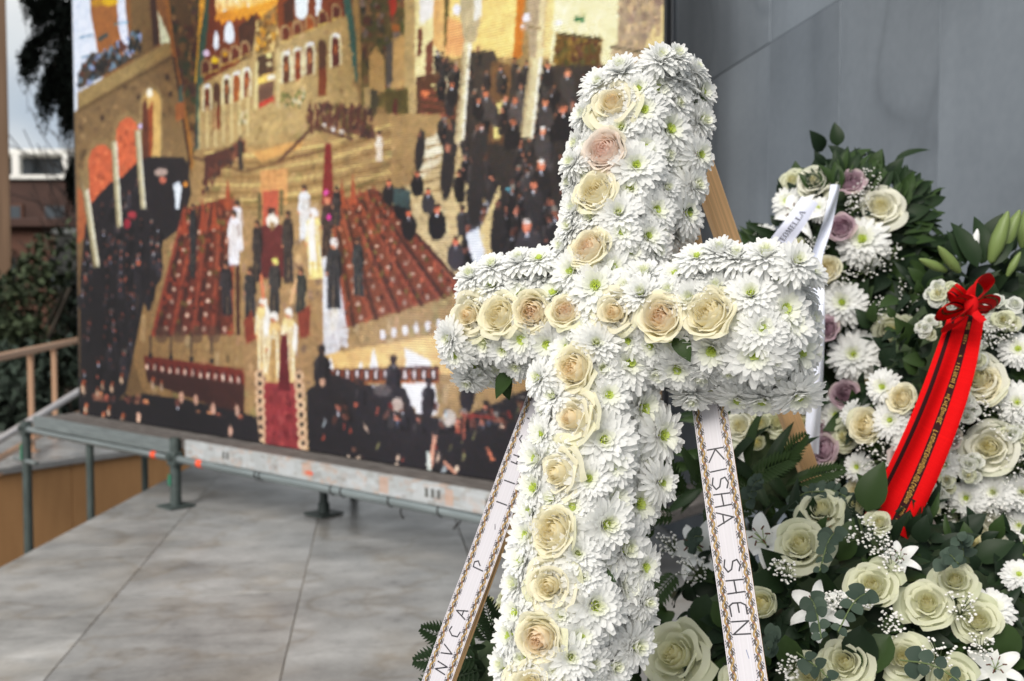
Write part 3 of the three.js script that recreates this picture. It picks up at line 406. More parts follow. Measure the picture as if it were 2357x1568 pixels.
  for (let y = 0; y < gh; y++) for (let x = 0; x < gw; x++) { const q = y * gw + x; wx[q] = fbm(x * 0.27, y * 0.27, 1, 3) * 8; wy[q] = fbm(x * 0.27, y * 0.27, 11, 3) * 11; lum[q] = fbm(x * 0.16, y * 0.3, 23, 3) * 0.5 + fbm(x * 0.55, y * 0.75, 29, 2) * 0.5; }
  const tap = (a, x, y) => { const fx = x / 8, fy = y / 8, ix = fx | 0, iy = fy | 0, u = fx - ix, v = fy - iy, q = iy * gw + ix; return mix(mix(a[q], a[q + 1], u), mix(a[q + gw], a[q + gw + 1], u), v); };
  const RW = 3, RH = 5;                           // one lamp is RW pixels wide, RH high
  for (let by = 0; by < CH; by += RH) for (let bx = 0; bx < CW; bx += RW) {
    let r = 0, g = 0, b = 0; const ox = tap(wx, bx, by) * 0.22, oy = tap(wy, bx, by) * 0.22;
    for (let k = 0; k < 4; k++) { const x = clamp(bx + ox + (rng() - 0.5) * 5 | 0, 0, CW - 1), y = clamp(by + oy + 2 + (rng() - 0.5) * 5 | 0, 0, CH - 1), p = 4 * (y * CW + x); r += src[p] / 4; g += src[p + 1] / 4; b += src[p + 2] / 4; }
    const L = 0.35 * r + 0.5 * g + 0.15 * b, m = 1 + tap(lum, bx, by) * 0.42 + (rng() - 0.5) * 0.1, s = 1.08, hr = (rng() - 0.5) * 9, hb = (rng() - 0.5) * 9;
    const q = m * (0.84 + 0.2 * L / 160); r = (L + (r - L) * s) * q + hr; g = (L + (g - L) * s) * q - 1; b = (L + (b - L) * s) * q + hb;
    for (let y = by; y < Math.min(CH, by + RH); y++) { const gap = y === by ? 0.54 : y === by + RH - 1 ? 0.86 : 1.12; for (let x = bx; x < Math.min(CW, bx + RW); x++) { const p = 4 * (y * CW + x), c4 = x === bx ? 0.9 : 1.04; d[p] = clamp(r * gap * c4, 0, 255); d[p + 1] = clamp(g * gap * c4, 0, 255); d[p + 2] = clamp(b * gap * c4, 0, 255); } }
  }
  c.putImageData(im, 0, 0);
});
{
  const t = thing('video_screen', 'large outdoor video wall showing a crowded church service', 'video screen', [SCR.x, SCR.y, SCR.z]);
  t.rotation.y = scrAngle;
  const led = new THREE.MeshPhysicalMaterial({ color: lin(0.012, 0.012, 0.013), roughness: 0.85, specularIntensity: 0.3, emissive: 0xffffff, emissiveMap: church, emissiveIntensity: 0.68 });
  const face = new THREE.PlaneGeometry(SCR.w, SCR.h); face.translate(SCR.w / 2, SCR.h / 2, 0.002);
  mesh('display', face, led, t);
  const black = std(lin(0.012, 0.012, 0.014), 0.5), grey = std(lin(0.06, 0.065, 0.075), 0.45, { metalness: 0.4 });
  mesh('cabinet', box(SCR.w, SCR.h, 0.06, SCR.w / 2, SCR.h / 2, -0.032, 0.004), black, t);
  mesh('edge_trim', box(0.012, SCR.h, 0.06, SCR.w + 0.0065, SCR.h / 2, -0.028), black, t);
  mesh('edge_trim', box(0.008, SCR.h, 0.03, SCR.w + 0.017, SCR.h / 2, -0.05), grey, t);
  mesh('edge_trim', box(0.014, SCR.h, 0.1, -0.0075, SCR.h / 2, -0.045), black, t);
}
// ------------------------------------------------------------ scaffold that carries the screen
{
  const t = thing('scaffold', 'galvanised tube scaffold with deck boards under the video screen', 'scaffold', [SCR.x, 0, SCR.z]);
  t.rotation.y = scrAngle;
  const zincTex = dataTex(256, 256, (u, v) => { const n = fbm(u * 10, v * 10, 2, 4) * 60, s = fbm(u * 40, v * 40, 5, 2) * 30; const b = 176 + n + s; return [b - 4, b + 2, b + 4]; });
  const zinc = std(lin(0.62, 0.66, 0.66), 0.42, { metalness: 0.55, map: zincTex }), dark = zinc, painted = std(lin(0.13, 0.16, 0.15), 0.55, { map: zincTex });
  const green = std(lin(0.02, 0.16, 0.09), 0.6), orange = std(lin(0.85, 0.10, 0.04), 0.55), rubber = std(lin(0.02, 0.02, 0.02), 0.9);
  const deckTex = dataTex(512, 128, (u, v) => { const n = fbm(u * 30, v * 4, 8, 4) * 46 + fbm(u * 90, v * 40, 1, 2) * 24; const b = 92 + n; return [b + 4, b - 1, b - 4]; });
  const deck = std(0xffffff, 0.85, { map: deckTex });
  const beamTex = canvasOf(2048, 96, (c) => { const r = rngOf(9); c.fillStyle = 'rgb(178,182,184)'; c.fillRect(0, 0, 2048, 96); for (let k = 0; k < 260; k++) { c.fillStyle = `rgba(${[[206, 212, 218], [150, 140, 132], [190, 140, 112], [214, 220, 224], [120, 112, 106], [196, 160, 140]][(r() * 6) | 0]},${0.12 + 0.25 * r()})`; c.save(); c.translate(r() * 2048, r() * 96); c.rotate(r() - 0.5); c.fillRect(-20, -10, 10 + 60 * r(), 6 + 24 * r()); c.restore(); } c.fillStyle = 'rgba(204,210,216,0.4)'; for (const x of [60, 240, 460, 700, 1140, 1500, 1760]) c.fillRect(x, 12, 40 + (x % 90), 70); c.fillStyle = 'rgb(226,70,46)'; c.beginPath(); c.ellipse(905, 56, 26, 12, 0, 0, 7); c.fill(); c.fillStyle = 'rgba(206,160,136,0.55)'; c.fillRect(1320, 10, 50, 74); c.fillRect(1660, 16, 40, 70); c.fillRect(860, 14, 60, 60); c.fillStyle = 'rgba(84,84,80,0.8)'; for (const x of [300, 330, 1560, 1590, 1620, 1850]) c.fillRect(x, 26, 18, 40); });
  const beamMat = std(0xffffff, 0.45, { map: beamTex, metalness: 0.25 });
  const L = 4.62, split = 1.78;                                       // front rail, seen from the marble floor
  mesh('front_rail', rod(V(-0.42, 0.30, 0.26), V(L + 0.02, 0.30, 0.26), 0.0245, 16), zinc, t);
  mesh('rear_rail', rod(V(-0.3, 0.30, -0.62), V(4.1, 0.30, -0.62), 0.0245, 12), dark, t);
  mesh('deck_board', box(split + 0.15, 0.05, 0.2, (split - 0.15) / 2 , 0.385, 0.16, 0.006), deck, t);
  mesh('deck_board', box(5.1 - split, 0.05, 0.2, (5.1 + split) / 2 + 0.02, 0.385, 0.14, 0.006), deck, t);
  mesh('deck_board', box(5.3, 0.05, 0.62, 2.5, 0.387, -0.27, 0.006), deck, t);
  mesh('edge_beam', box(split + 0.13, 0.085, 0.03, (split - 0.13) / 2 - 0.01, 0.375, 0.277, 0.004), zinc, t);
  const eb = box(L - split - 0.12, 0.105, 0.03, (L + split) / 2 + 0.06, 0.378, 0.265, 0.004); { const p = eb.attributes.position, uv = eb.attributes.uv; for (let k = 0; k < p.count; k++) uv.setXY(k, (p.getX(k) - split - 0.12) / (L - split - 0.12), (p.getY(k) - 0.3255) / 0.105); }
  mesh('edge_beam', eb, beamMat, t);
  const leg = (x, z, y0, y1, r = 0.026) => mesh('leg', rod(V(x, y0, z), V(x, y1, z), r, 12), painted, t);
  const plate = (x, z, y) => mesh('base_plate', join([box(0.17, 0.012, 0.17, x, y + 0.008, z), rod(V(x, y + 0.014, z), V(x, y + 0.07, z), 0.034, 12)]), painted, t);
  leg(-0.33, 0.26, -0.98, 0.36, 0.034); plate(-0.33, 0.26, -1.0); leg(0.62, 0.24, -0.98, 0.29); plate(0.62, 0.24, -1.0);
  leg(split - 0.02, 0.262, 0.03, 0.43, 0.033); plate(split - 0.02, 0.262, 0.0); leg(2.62, -0.2, 0.02, 0.36); plate(2.62, -0.2, 0.0); leg(4.2, -0.5, 0.02, 0.36); plate(4.2, -0.5, 0.0); leg(4.7, 0.22, 0.02, 0.36); plate(4.7, 0.22, 0.0); leg(-0.2, -0.62, -0.98, 3.6); leg(2.4, -0.62, 0.0, 3.6); leg(3.9, -0.62, 0.0, 3.6);
  for (const y of [1.5, 3.0]) { mesh('brace', rod(V(-0.3, y, -0.62), V(4.1, y, -0.62), 0.022, 10), dark, t); for (const x of [0.1, 2.4, 3.9]) mesh('screen_tie', rod(V(x, y, -0.62), V(x, y, -0.09), 0.02, 10), dark, t); }
  mesh('cross_tube', rod(V(-0.52, 0.06, 0.27), V(-0.14, 0.06, 0.27), 0.018, 10), dark, t);
  for (const x of [-0.33, split - 0.02, 4.6]) mesh('coupler', join([box(0.085, 0.09, 0.075, x, 0.30, 0.262, 0.012), rod(V(x - 0.03, 0.315, 0.30), V(x + 0.03, 0.315, 0.325), 0.014, 8)]), x > 4 ? green : painted, t);
  mesh('paint_mark', box(0.03, 0.07, 0.006, split - 0.03, 0.17, 0.298, 0.002), green, t); mesh('paint_mark', box(0.03, 0.12, 0.006, -0.34, 0.13, 0.297, 0.002), green, t);
  for (const x of [1.50, 2.02]) mesh('tape_mark', (() => { const g = rod(V(x, 0.30, 0.26), V(x + 0.055, 0.30, 0.26), 0.0268, 16); return g; })(), orange, t);
  for (const x of [2.62, 2.66, 3.28, 3.36, 3.72, 4.06]) mesh('cable_tie', new THREE.TorusGeometry(0.027, 0.004, 6, 16).rotateY(Math.PI / 2).rotateZ(0.25).translate(x, 0.30, 0.26), rubber, t);
  for (const [x, s] of [[3.80, 1], [4.20, -1], [4.35, 1]]) mesh('cable_tail', tube([V(x, 0.275, 0.275), V(x + 0.02 * s, 0.25, 0.29), V(x + 0.035 * s, 0.235, 0.285)], 0.005, 8, 5), rubber, t);
}

// ------------------------------------------------------------ stair wall with railing, beyond the platform
{
  const a = V(-4.95, 0, -6.79), b = V(-2.6, 0, -10.15), d = b.clone().sub(a), L = d.length(); d.normalize();
  const t = thing('stair_wall', 'ochre wall with pale marble coping below the railing', 'wall', [a.x, -1.0, a.z]);
  t.rotation.y = Math.atan2(-d.z, d.x);
  const ochreTex = dataTex(512, 256, (u, v) => { const n = fbm(u * 16, v * 2.2, 5, 4) * 56 + fbm(u * 60, v * 20, 3, 2) * 18; return [182 + n * 0.2, 136 + n * 0.2, 90 + n * 0.16]; });
  const ochre = std(0xffffff, 0.8, { map: ochreTex });
  for (let k = 0; k < 4; k++) mesh('wall_panel', box(L / 4 - 0.006, 0.86, 0.06, L / 4 * (k + 0.5), 0.43, -0.03, 0.004), ochre, t);
  mesh('wall_core', box(L, 0.84, 0.5, L / 2, 0.42, -0.31), ochre, t);
  for (let k = 0; k < 4; k++) mesh('coping', box(L / 4 - 0.004, 0.055, 2.9, L / 4 * (k + 0.5), 0.8905, -1.42, 0.006), marbleFloor, t);
  mesh('landing', box(L, 0.86, 2.3, L / 2, 0.43, -1.72), ochre, t);
  // railing on the landing, running back from the wall
  const r0 = V(-3.94, 0, -7.4), r1 = V(-4.77, 0, -11.0), rd = r1.clone().sub(r0), RL = rd.length(); rd.normalize();
  const rail = thing('railing', 'copper-brown metal railing standing on the marble coping', 'railing', [r0.x, -0.08, r0.z]);
  rail.rotation.y = Math.atan2(-rd.z, rd.x);
  const bronze = std(lin(0.50, 0.30, 0.19), 0.42, { metalness: 0.35 }), grey = std(lin(0.55, 0.52, 0.52), 0.4, { metalness: 0.4 });
  mesh('top_rail', box(RL, 0.055, 0.085, RL / 2, 0.90, 0, 0.01), bronze, rail);
  mesh('bottom_rail', box(RL, 0.04, 0.05, RL / 2, 0.11, 0, 0.008), bronze, rail);
  for (const x of [0.2, 1.42, 2.35]) mesh('post', join([box(0.05, 0.872, 0.045, x, 0.438, 0, 0.006), box(0.11, 0.01, 0.11, x, 0.007, 0)]), bronze, rail);
  const p0 = at(-60, 1048, 7.6), p1 = at(215, 880, 8.9); rail.updateMatrixWorld(true);
  mesh('hand_rail', rod(rail.worldToLocal(p0.clone()), rail.worldToLocal(p1.clone()), 0.03, 12), grey, rail);
}

// ------------------------------------------------------------ beyond: buildings, cedar, shrubs
function crownGeo(n, seed, place, size, droop = 0) {
  const rng = rngOf(seed), p = [], nr = [], uv = [];
  for (let k = 0; k < n; k++) {
    const c = place(rng); if (!c) continue;
    const s = size * (0.6 + 0.8 * rng()), a = rng() * 6.283, b = (rng() - 0.5) * 2.4 - droop;
    const T = V(Math.cos(a) * Math.cos(b), Math.sin(b), Math.sin(a) * Math.cos(b)), N = V(rng() - 0.5, 0.6 + rng(), rng() - 0.5).normalize(), B = T.clone().cross(N).normalize().multiplyScalar(s * 0.28);
    const tip = c.clone().addScaledVector(T, s), m = c.clone().addScaledVector(T, s * 0.5).addScaledVector(N, s * 0.08);
    const l = m.clone().add(B), r = m.clone().sub(B);
    for (const q of [c, l, tip, c, tip, r]) { p.push(q.x, q.y, q.z); const nn = N.clone().cross(V(0, 0, 0)).add(N); nr.push(nn.x, nn.y, nn.z); uv.push(0, 0); }
  }
  const g = new THREE.BufferGeometry(); g.setAttribute('position', new THREE.Float32BufferAttribute(p, 3)); g.setAttribute('normal', new THREE.Float32BufferAttribute(nr, 3)); g.setAttribute('uv', new THREE.Float32BufferAttribute(uv, 2)); return g;
}
{
  const stoneTex = dataTex(256, 256, (u, v) => { const n = fbm(u * 12, v * 12, 5, 4) * 50; return [186 + n, 180 + n, 172 + n]; });
  const tan = std(lin(0.36, 0.23, 0.15), 0.8, { map: stoneTex }), pale = std(lin(0.55, 0.50, 0.42), 0.8, { map: stoneTex }), brown = std(lin(0.11, 0.055, 0.045), 0.85, { map: stoneTex }), white = std(lin(0.75, 0.74, 0.70), 0.7), glass = std(lin(0.05, 0.06, 0.07), 0.12), brick = std(lin(0.17, 0.075, 0.05), 0.85, { map: stoneTex });
  // tan office building whose corner pier stands beside the sky
  { const t = thing('office_building', 'tan stone building with tall corner pier beside the cedar', 'building', [-7.02, -1, -14]); t.rotation.y = 0.5;
    mesh('wall', box(6, 16, 8, -3.35, 8, -4.2, 0.02), pale, t);
    for (const [x, w] of [[-0.16, 0.3], [-1.9, 0.3], [-3.6, 0.3]]) mesh('pier', box(w, 16, 0.5, x, 8, -0.02, 0.02), tan, t);
    for (let k = 0; k < 6; k++) for (const x of [-1.03, -2.75]) { const f = mesh('window', box(1.3, 1.7, 0.12, x, 1.6 + k * 2.6, -0.16, 0.02), tan, t); mesh('pane', box(1.1, 1.5, 0.02, x, 1.6 + k * 2.6, -0.09, 0.005), glass, f); }
    for (let k = 0; k < 6; k++) mesh('floor_band', box(3.6, 0.3, 0.2, -1.8, 0.3 + k * 2.6, -0.12, 0.02), tan, t); }
  { const t = thing('apartment_block', 'dark red-brown block with white roof parapet far behind the shrubs', 'building', [-24, -1, -46]);
    mesh('wall', box(18, 7.6, 8, 3, 3.8, -4, 0.05), brown, t);
    mesh('parapet', box(18.4, 0.25, 8.4, 3, 8.9, -4, 0.04), white, t); mesh('parapet', box(18.4, 0.2, 8.4, 3, 7.75, -4, 0.04), white, t);
    mesh('attic', box(17, 0.95, 7, 3, 8.32, -4.4, 0.03), glass, t);
    for (let k = 0; k < 8; k++) mesh('parapet_post', box(0.35, 1.2, 0.3, -5.6 + k * 2.3, 8.3, 0.06, 0.03), white, t);
    for (let r = 0; r < 3; r++) for (let k = 0; k < 9; k++) { const f = mesh('window', box(1.1, 1.3, 0.14, -5 + k * 2, 1.5 + r * 2.2, 0.03, 0.03), (k + r) % 4 === 1 ? brick : brown, t); mesh('pane', box(0.86, 1.06, 0.04, -5 + k * 2, 1.5 + r * 2.2, 0.1, 0.01), glass, f); } }
  { const t = thing('brick_house', 'low brick house with lit orange wall below the parapet block', 'building', [-19.5, -1, -34]);
    mesh('wall', box(9, 4.6, 5, 1.5, 2.3, -2.5, 0.04), brick, t); mesh('roof', box(9.8, 0.3, 5.8, 1.5, 4.78, -2.5, 0.05), brown, t);
    for (let k = 0; k < 4; k++) { const f = mesh('window', box(1.0, 1.2, 0.12, -1.8 + k * 2, 3.1, 0.03, 0.02), brown, t); mesh('pane', box(0.8, 1.0, 0.04, -1.8 + k * 2, 3.1, 0.09, 0.01), glass, f); } }
  { const p = at(172, 590, 15.5); const t = thing('garden_wall', 'pale plastered garden wall glimpsed between the shrubs', 'wall', [p.x + 0.4, -1, p.z]);
    mesh('wall', box(1.3, 3.25, 0.3, 0, 1.625, 0, 0.02), std(lin(0.55, 0.57, 0.58), 0.85, { map: stoneTex }), t); mesh('coping', box(1.36, 0.08, 0.4, 0, 3.295, 0, 0.01), white, t); }
  // cedar with drooping boughs; its trunk stands behind the screen
  { const t = thing('cedar_tree', 'dark cedar with drooping boughs behind the video screen', 'tree', [-6.2, -1, -17]);
    const bark = std(lin(0.06, 0.045, 0.035), 0.95), needles = std(lin(0.022, 0.034, 0.024), 0.8), rng = rngOf(12);
    mesh('trunk', tube([V(0, 0, 0), V(0.1, 4, 0), V(-0.05, 8, 0.1), V(0, 12.5, 0)], 0.24, 14, 9), bark, t);
    const boughs = [], o = t.position, w = (px, py, z = 17) => at(px, py, z).sub(o);
    for (let k = 0; k < 26; k++) { const y = 2.6 + k * 0.36, a = k * 2.399, L = 2.3 * (1 - k / 46) * (0.7 + 0.5 * rng()); if (Math.cos(a) < -0.2) continue; boughs.push([V(0, y, 0), V(Math.cos(a) * L * 0.5, y + 0.25, Math.sin(a) * L * 0.5), V(Math.cos(a) * L, y - 0.55, Math.sin(a) * L)]); }
    for (const b of [[[250, 10], [185, 22], [130, 62], [80, 98], [58, 140]], [[250, 80], [185, 88], [150, 108], [118, 160], [100, 235]], [[250, 60], [188, 100], [160, 140], [136, 200]], [[250, -60], [180, -50], [120, -10], [82, 28]], [[250, -20], [200, -8], [160, 18], [136, 48]], [[260, 180], [200, 180], [172, 210], [150, 262]], [[260, 300], [210, 330], [180, 372], [168, 420]], [[250, -140], [160, -130], [90, -70], [60, -20]], [[260, 130], [196, 128], [168, 160], [150, 230]]]) boughs.push(b.map(([x, y], q) => w(x, y, 17 + 0.15 * (q % 2))));
    const curves = boughs.map((b) => new THREE.CatmullRomCurve3(b)), front = curves.slice(-9);
    curves.forEach((c) => mesh('bough', new THREE.TubeGeometry(c, 10, 0.028, 5), bark, t));
    const twigs = []; const r2 = rngOf(4); for (const c of curves) for (let k = 0; k < 9; k++) { const q = c.getPoint(0.25 + 0.75 * r2()), h = 0.5 + 0.9 * r2(); twigs.push(tube([q, q.clone().add(V((r2() - 0.5) * 0.2, -h * 0.5, (r2() - 0.5) * 0.2)), q.clone().add(V((r2() - 0.5) * 0.3, -h, (r2() - 0.5) * 0.3))], 0.005, 4, 4)); }
    stuff(mesh('twigs', join(twigs), bark, t));
    stuff(mesh('crown', crownGeo(46000, 8, (r) => { const c = r() < 0.7 ? front[(r() * front.length) | 0] : curves[(r() * curves.length) | 0], q = c.getPoint(0.1 + 0.9 * Math.sqrt(r())); const h = r() * r(); return q.add(V((r() - 0.5) * 0.2, -h * 0.62 + 0.06, (r() - 0.5) * 0.3)); }, 0.06, 1.2), needles, t)); }
  // bare winter tree seen through the gap
  { const t = thing('bare_tree', 'slender leafless tree in front of the pale sky', 'tree', [-9.6, -1, -22]);
    const bark = std(lin(0.10, 0.085, 0.08), 0.9), rng = rngOf(31);
    mesh('trunk', tube([V(0, 0, 0), V(0.1, 2.6, 0), V(0.05, 5.2, 0)], 0.08, 10, 7), bark, t);
    const tw = []; for (let k = 0; k < 70; k++) { const y = 2 + rng() * 3.4, a = rng() * 6.28, L = 0.5 + rng() * 1.1; tw.push(tube([V(0.06, y, 0), V(Math.cos(a) * L * 0.5, y + 0.35, Math.sin(a) * L * 0.5), V(Math.cos(a) * L, y + 0.5 + rng() * 0.9, Math.sin(a) * L)], 0.012, 5, 4)); }
    stuff(mesh('crown', join(tw), bark, t)); }
  // evergreen shrubs beyond the railing
  const bushMats = [std(lin(0.035, 0.055, 0.026), 0.75), std(lin(0.05, 0.07, 0.03), 0.75), std(lin(0.028, 0.045, 0.03), 0.75)], bark = std(lin(0.05, 0.04, 0.03), 0.95);
  [[-7.1, -13.2, 1.25, 3.5, 'broad dark evergreen shrub rising beside the tan pier'], [-5.9, -12.4, 1.1, 3.2, 'rounded evergreen shrub behind the stair handrail'], [-5.0, -12.9, 1.0, 2.8, 'shorter evergreen shrub against the edge of the video screen'], [-7.6, -11.2, 1.1, 2.6, 'olive green shrub growing outside the railing corner'], [-6.5, -10.9, 0.9, 2.0, 'low leafy shrub just behind the railing posts'], [-5.2, -10.9, 0.8, 1.75, 'low dark shrub between railing and screen scaffold']].forEach(([x, z, r, h, label], k) => {
    const t = thing('evergreen_shrub', label, 'shrub', [x, -1, z], 'evergreen shrubs beyond the railing'), rng = rngOf(60 + k);
    for (let q = 0; q < 4; q++) mesh('stem', tube([V((q - 1.5) * 0.06, 0, 0), V((rng() - 0.5) * r, h * 0.4, (rng() - 0.5) * r), V((rng() - 0.5) * r * 1.3, h * 0.75, (rng() - 0.5) * r * 1.3)], 0.025, 8, 5), bark, t);
    const blobs = Array.from({ length: 22 }, () => { const a = rng() * 6.28, q = Math.sqrt(rng()); return [V(Math.cos(a) * q * r * 0.8, h * (0.12 + 0.78 * rng()), Math.sin(a) * q * r * 0.8), 0.22 + 0.25 * rng()]; });
    stuff(mesh('crown', crownGeo(6500, 90 + k, (g) => { const [c, s] = blobs[(g() * blobs.length) | 0], v = V(g() - 0.5, g() - 0.5, g() - 0.5).normalize().multiplyScalar(s * Math.cbrt(0.3 + 0.7 * g())); return c.clone().add(v); }, 0.11), bushMats[k % 3], t));
  });
}

// ------------------------------------------------------------ flower and leaf shapes (radius 1 along +y)
function petalStrip(L, w, a0, a1, cup, az, r0, y0, col, out, nl = 5, tip = 0.42, twist = 0) {
  // strap-shaped petal: path bends from a0 to a1 (degrees from the axis), edges raised by cup
  const base = out.p.length / 3; let x = r0, y = y0; const ca = Math.cos(az), sa = Math.sin(az);
  for (let j = 0; j <= nl; j++) {
    const v = j / nl, a = mix(a0, a1, Math.pow(v, 1.3)) * R; if (j) { x += Math.sin(a) * L / nl; y += Math.cos(a) * L / nl; }
    const ww = w * (v < 0.7 ? mix(0.4, 1, Math.sin(v / 0.7 * Math.PI / 2)) : mix(1, tip, Math.pow((v - 0.7) / 0.3, 1.8)));
    const nx = -Math.cos(a), ny = Math.sin(a);
    for (let i = -1; i <= 1; i++) {
      const up = cup * ww * (i * i) + twist * i * ww * v, px = x + nx * up, py = y + ny * up, pz = i * ww;
      out.p.push(px * ca - pz * sa, py, px * sa + pz * ca); out.c.push(col.r, col.g, col.b); out.u.push(0.5 + i / 2, v);
    }
  }
  for (let j = 0; j < nl; j++) for (let i = 0; i < 2; i++) { const a = base + j * 3 + i, b = a + 1, c = a + 3, d = c + 1; out.i.push(a, b, d, a, d, c); }
}
function bake(out) { const g = new THREE.BufferGeometry(); g.setAttribute('position', new THREE.Float32BufferAttribute(out.p, 3)); g.setAttribute('color', new THREE.Float32BufferAttribute(out.c, 3)); g.setAttribute('uv', new THREE.Float32BufferAttribute(out.u, 2)); g.setIndex(out.i); g.computeVertexNormals(); return g; }
const fresh = () => ({ p: [], c: [], u: [], i: [] });
const WHITE = lin(0.94, 0.945, 0.935), INNER = lin(0.88, 0.90, 0.70), HEART = lin(0.62, 0.72, 0.22);
function mumGeo(seed, open) {
  const rng = rngOf(seed), o = fresh();
  const bendAll = (rng() - 0.6) * 16;
  const rings = open ? [[20, 1.0, 80, 104], [20, 0.97, 68, 92], [18, 0.88, 55, 78], [15, 0.73, 44, 64], [12, 0.53, 34, 50], [10, 0.22, 22, 34]] : [[20, 1.0, 82, 108], [20, 0.97, 68, 94], [19, 0.89, 54, 78], [17, 0.78, 42, 62], [14, 0.64, 30, 46], [11, 0.52, 18, 28], [8, 0.42, 8, 10]];
  rings.forEach(([n, L, a0, a1], k) => { for (let q = 0; q < n; q++) { const az = (q + (rng() - 0.5) * 0.5 + k * 0.5) / n * 2 * Math.PI, j = (rng() - 0.5) * 14; const last = k === rings.length - 1, col = last ? (open ? HEART : INNER) : k === rings.length - 2 ? INNER.clone().lerp(WHITE, 0.6) : WHITE.clone().multiplyScalar(0.97 + 0.03 * rng()); petalStrip(L * (0.86 + 0.2 * rng()), (last ? 0.055 : 0.12) * (0.85 + 0.3 * rng()), a0 + j + bendAll, a1 + j * 1.5 + bendAll + (rng() < 0.14 ? 24 * (rng() - 0.3) : 0), 0.2 + 0.3 * rng(), az, 0.04 + 0.02 * (rings.length - k), -0.30 + 0.05 * k, col, o, 5, 0.42, (rng() - 0.5) * 0.4); } });
  const cg = []; for (let q = 0; q < 16; q++) { const a = q * 2.4, r = 0.16 * Math.sqrt(q / 16); const s = new THREE.IcosahedronGeometry(0.036, 0); s.scale(1, 1.9, 1); s.translate(Math.cos(a) * r, (open ? -0.02 : 0.12) + 0.04 * (1 - r / 0.16), Math.sin(a) * r); cg.push(s); }
  return { petals: bake(o), centre: join(cg) };
}
function roseGeo(seed, outer, inner, style = 'garden') {
  // petals wound at the golden angle: the inner ones close over the heart, the outer ones cup it and roll their lips outward
  const rng = rngOf(seed), o = fresh(), N = style === 'garden' ? 40 : style === 'open' ? 28 : 22;
  for (let k = 0; k < N; k++) {
    const t = k / (N - 1), ang = k * 2.39996 + (rng() - 0.5) * 0.6, wide = style === 'open' ? Math.max(0, t - 0.55) * 0.55 : 0;
    const rm = (style === 'bud' ? 0.07 + 0.52 * t : style === 'open' ? 0.06 + 0.74 * Math.pow(t, 1.1) + wide : 0.07 + 0.80 * Math.pow(t, 0.85)) * (0.94 + 0.12 * rng());
    const lean = mix(-0.26, style === 'bud' ? 0.0 : 0.10, clamp((t - 0.12) / 0.55, 0, 1)), roll = Math.max(0, t - (style === 'garden' ? 0.5 : 0.34)) * (style === 'bud' ? 0.5 : 0.95) * (0.5 + 0.9 * rng());
    const y0 = -0.6, top = style === 'open' ? 0.60 - 0.30 * t - 0.55 * Math.max(0, t - 0.62) : style === 'bud' ? 0.8 - 0.3 * t : 0.44 + 0.06 * Math.sin(t * 3) - 0.34 * Math.max(0, t - 0.55);
    const aw = style === 'garden' ? mix(1.15, 0.82, t) : mix(1.9, 0.86, Math.min(1, t * 1.5)), ph = rng() * 6.28, ruf = (style === 'garden' ? 0.045 : 0.03) * (0.5 + rng()), slant = (rng() - 0.5) * (style === 'garden' ? 0.22 : 0.12), notch = rng() < 0.4 ? 0.05 : 0;
    const col = inner.clone().lerp(outer, clamp(t * 1.6 - 0.1, 0, 1)).lerp(lin(0.66, 0.74, 0.42), t > 0.9 ? 0.3 * rng() : 0).multiplyScalar(0.95 + 0.06 * rng()), base = o.p.length / 3, nu = 8, nv = 7;
    for (let j = 0; j <= nv; j++) for (let i = 0; i <= nu; i++) {
      const v = j / nv, u = i / nu * 2 - 1, hi = Math.max(0, (v - 0.6) / 0.4), lip = Math.max(0, (v - 0.78) / 0.22);
      let rad = rm * (0.32 + 0.68 * Math.sin(Math.min(1, v / 0.62) * Math.PI / 2)) + rm * lean * hi * hi + roll * 0.34 * lip * lip + ruf * Math.sin(u * 4.2 + ph) * v * v;
      rad *= 1 - 0.06 * u * u * v;
      const y = y0 + (top - y0) * (v - roll * 0.30 * lip * lip) - u * u * (0.10 + 0.16 * t) * v * v + slant * u * v + ruf * 0.6 * Math.cos(u * 6 + ph) * hi - notch * Math.exp(-u * u * 14) * lip;
      const a = ang + u * aw * (0.45 + 0.55 * Math.sin(Math.min(1, v * 1.25) * Math.PI / 2)) * (1 - 0.22 * lip * lip);
      o.p.push(Math.cos(a) * Math.max(0.008, rad), y, Math.sin(a) * Math.max(0.008, rad)); o.c.push(col.r, col.g, col.b); o.u.push(i / nu, v);
    }
    for (let j = 0; j < nv; j++) for (let i = 0; i < nu; i++) { const a = base + j * (nu + 1) + i, b = a + 1, c = a + nu + 1, d = c + 1; o.i.push(a, b, d, a, d, c); }
  }
  return bake(o);
}
function wideLeaf(L, w, bend, fold, nl = 6, point = 1) {   // along +z, face +y
  return grid(4, nl, (u, v) => { const s = u * 2 - 1, ww = w * Math.pow(Math.sin(Math.PI * Math.pow(v, 0.75) * 0.985 + 0.02), point) , a = bend * v; return V(s * ww, -Math.sin(a) * L * v * 0.6 + Math.abs(s) * ww * fold, Math.cos(a * 0.6) * L * v); });
}
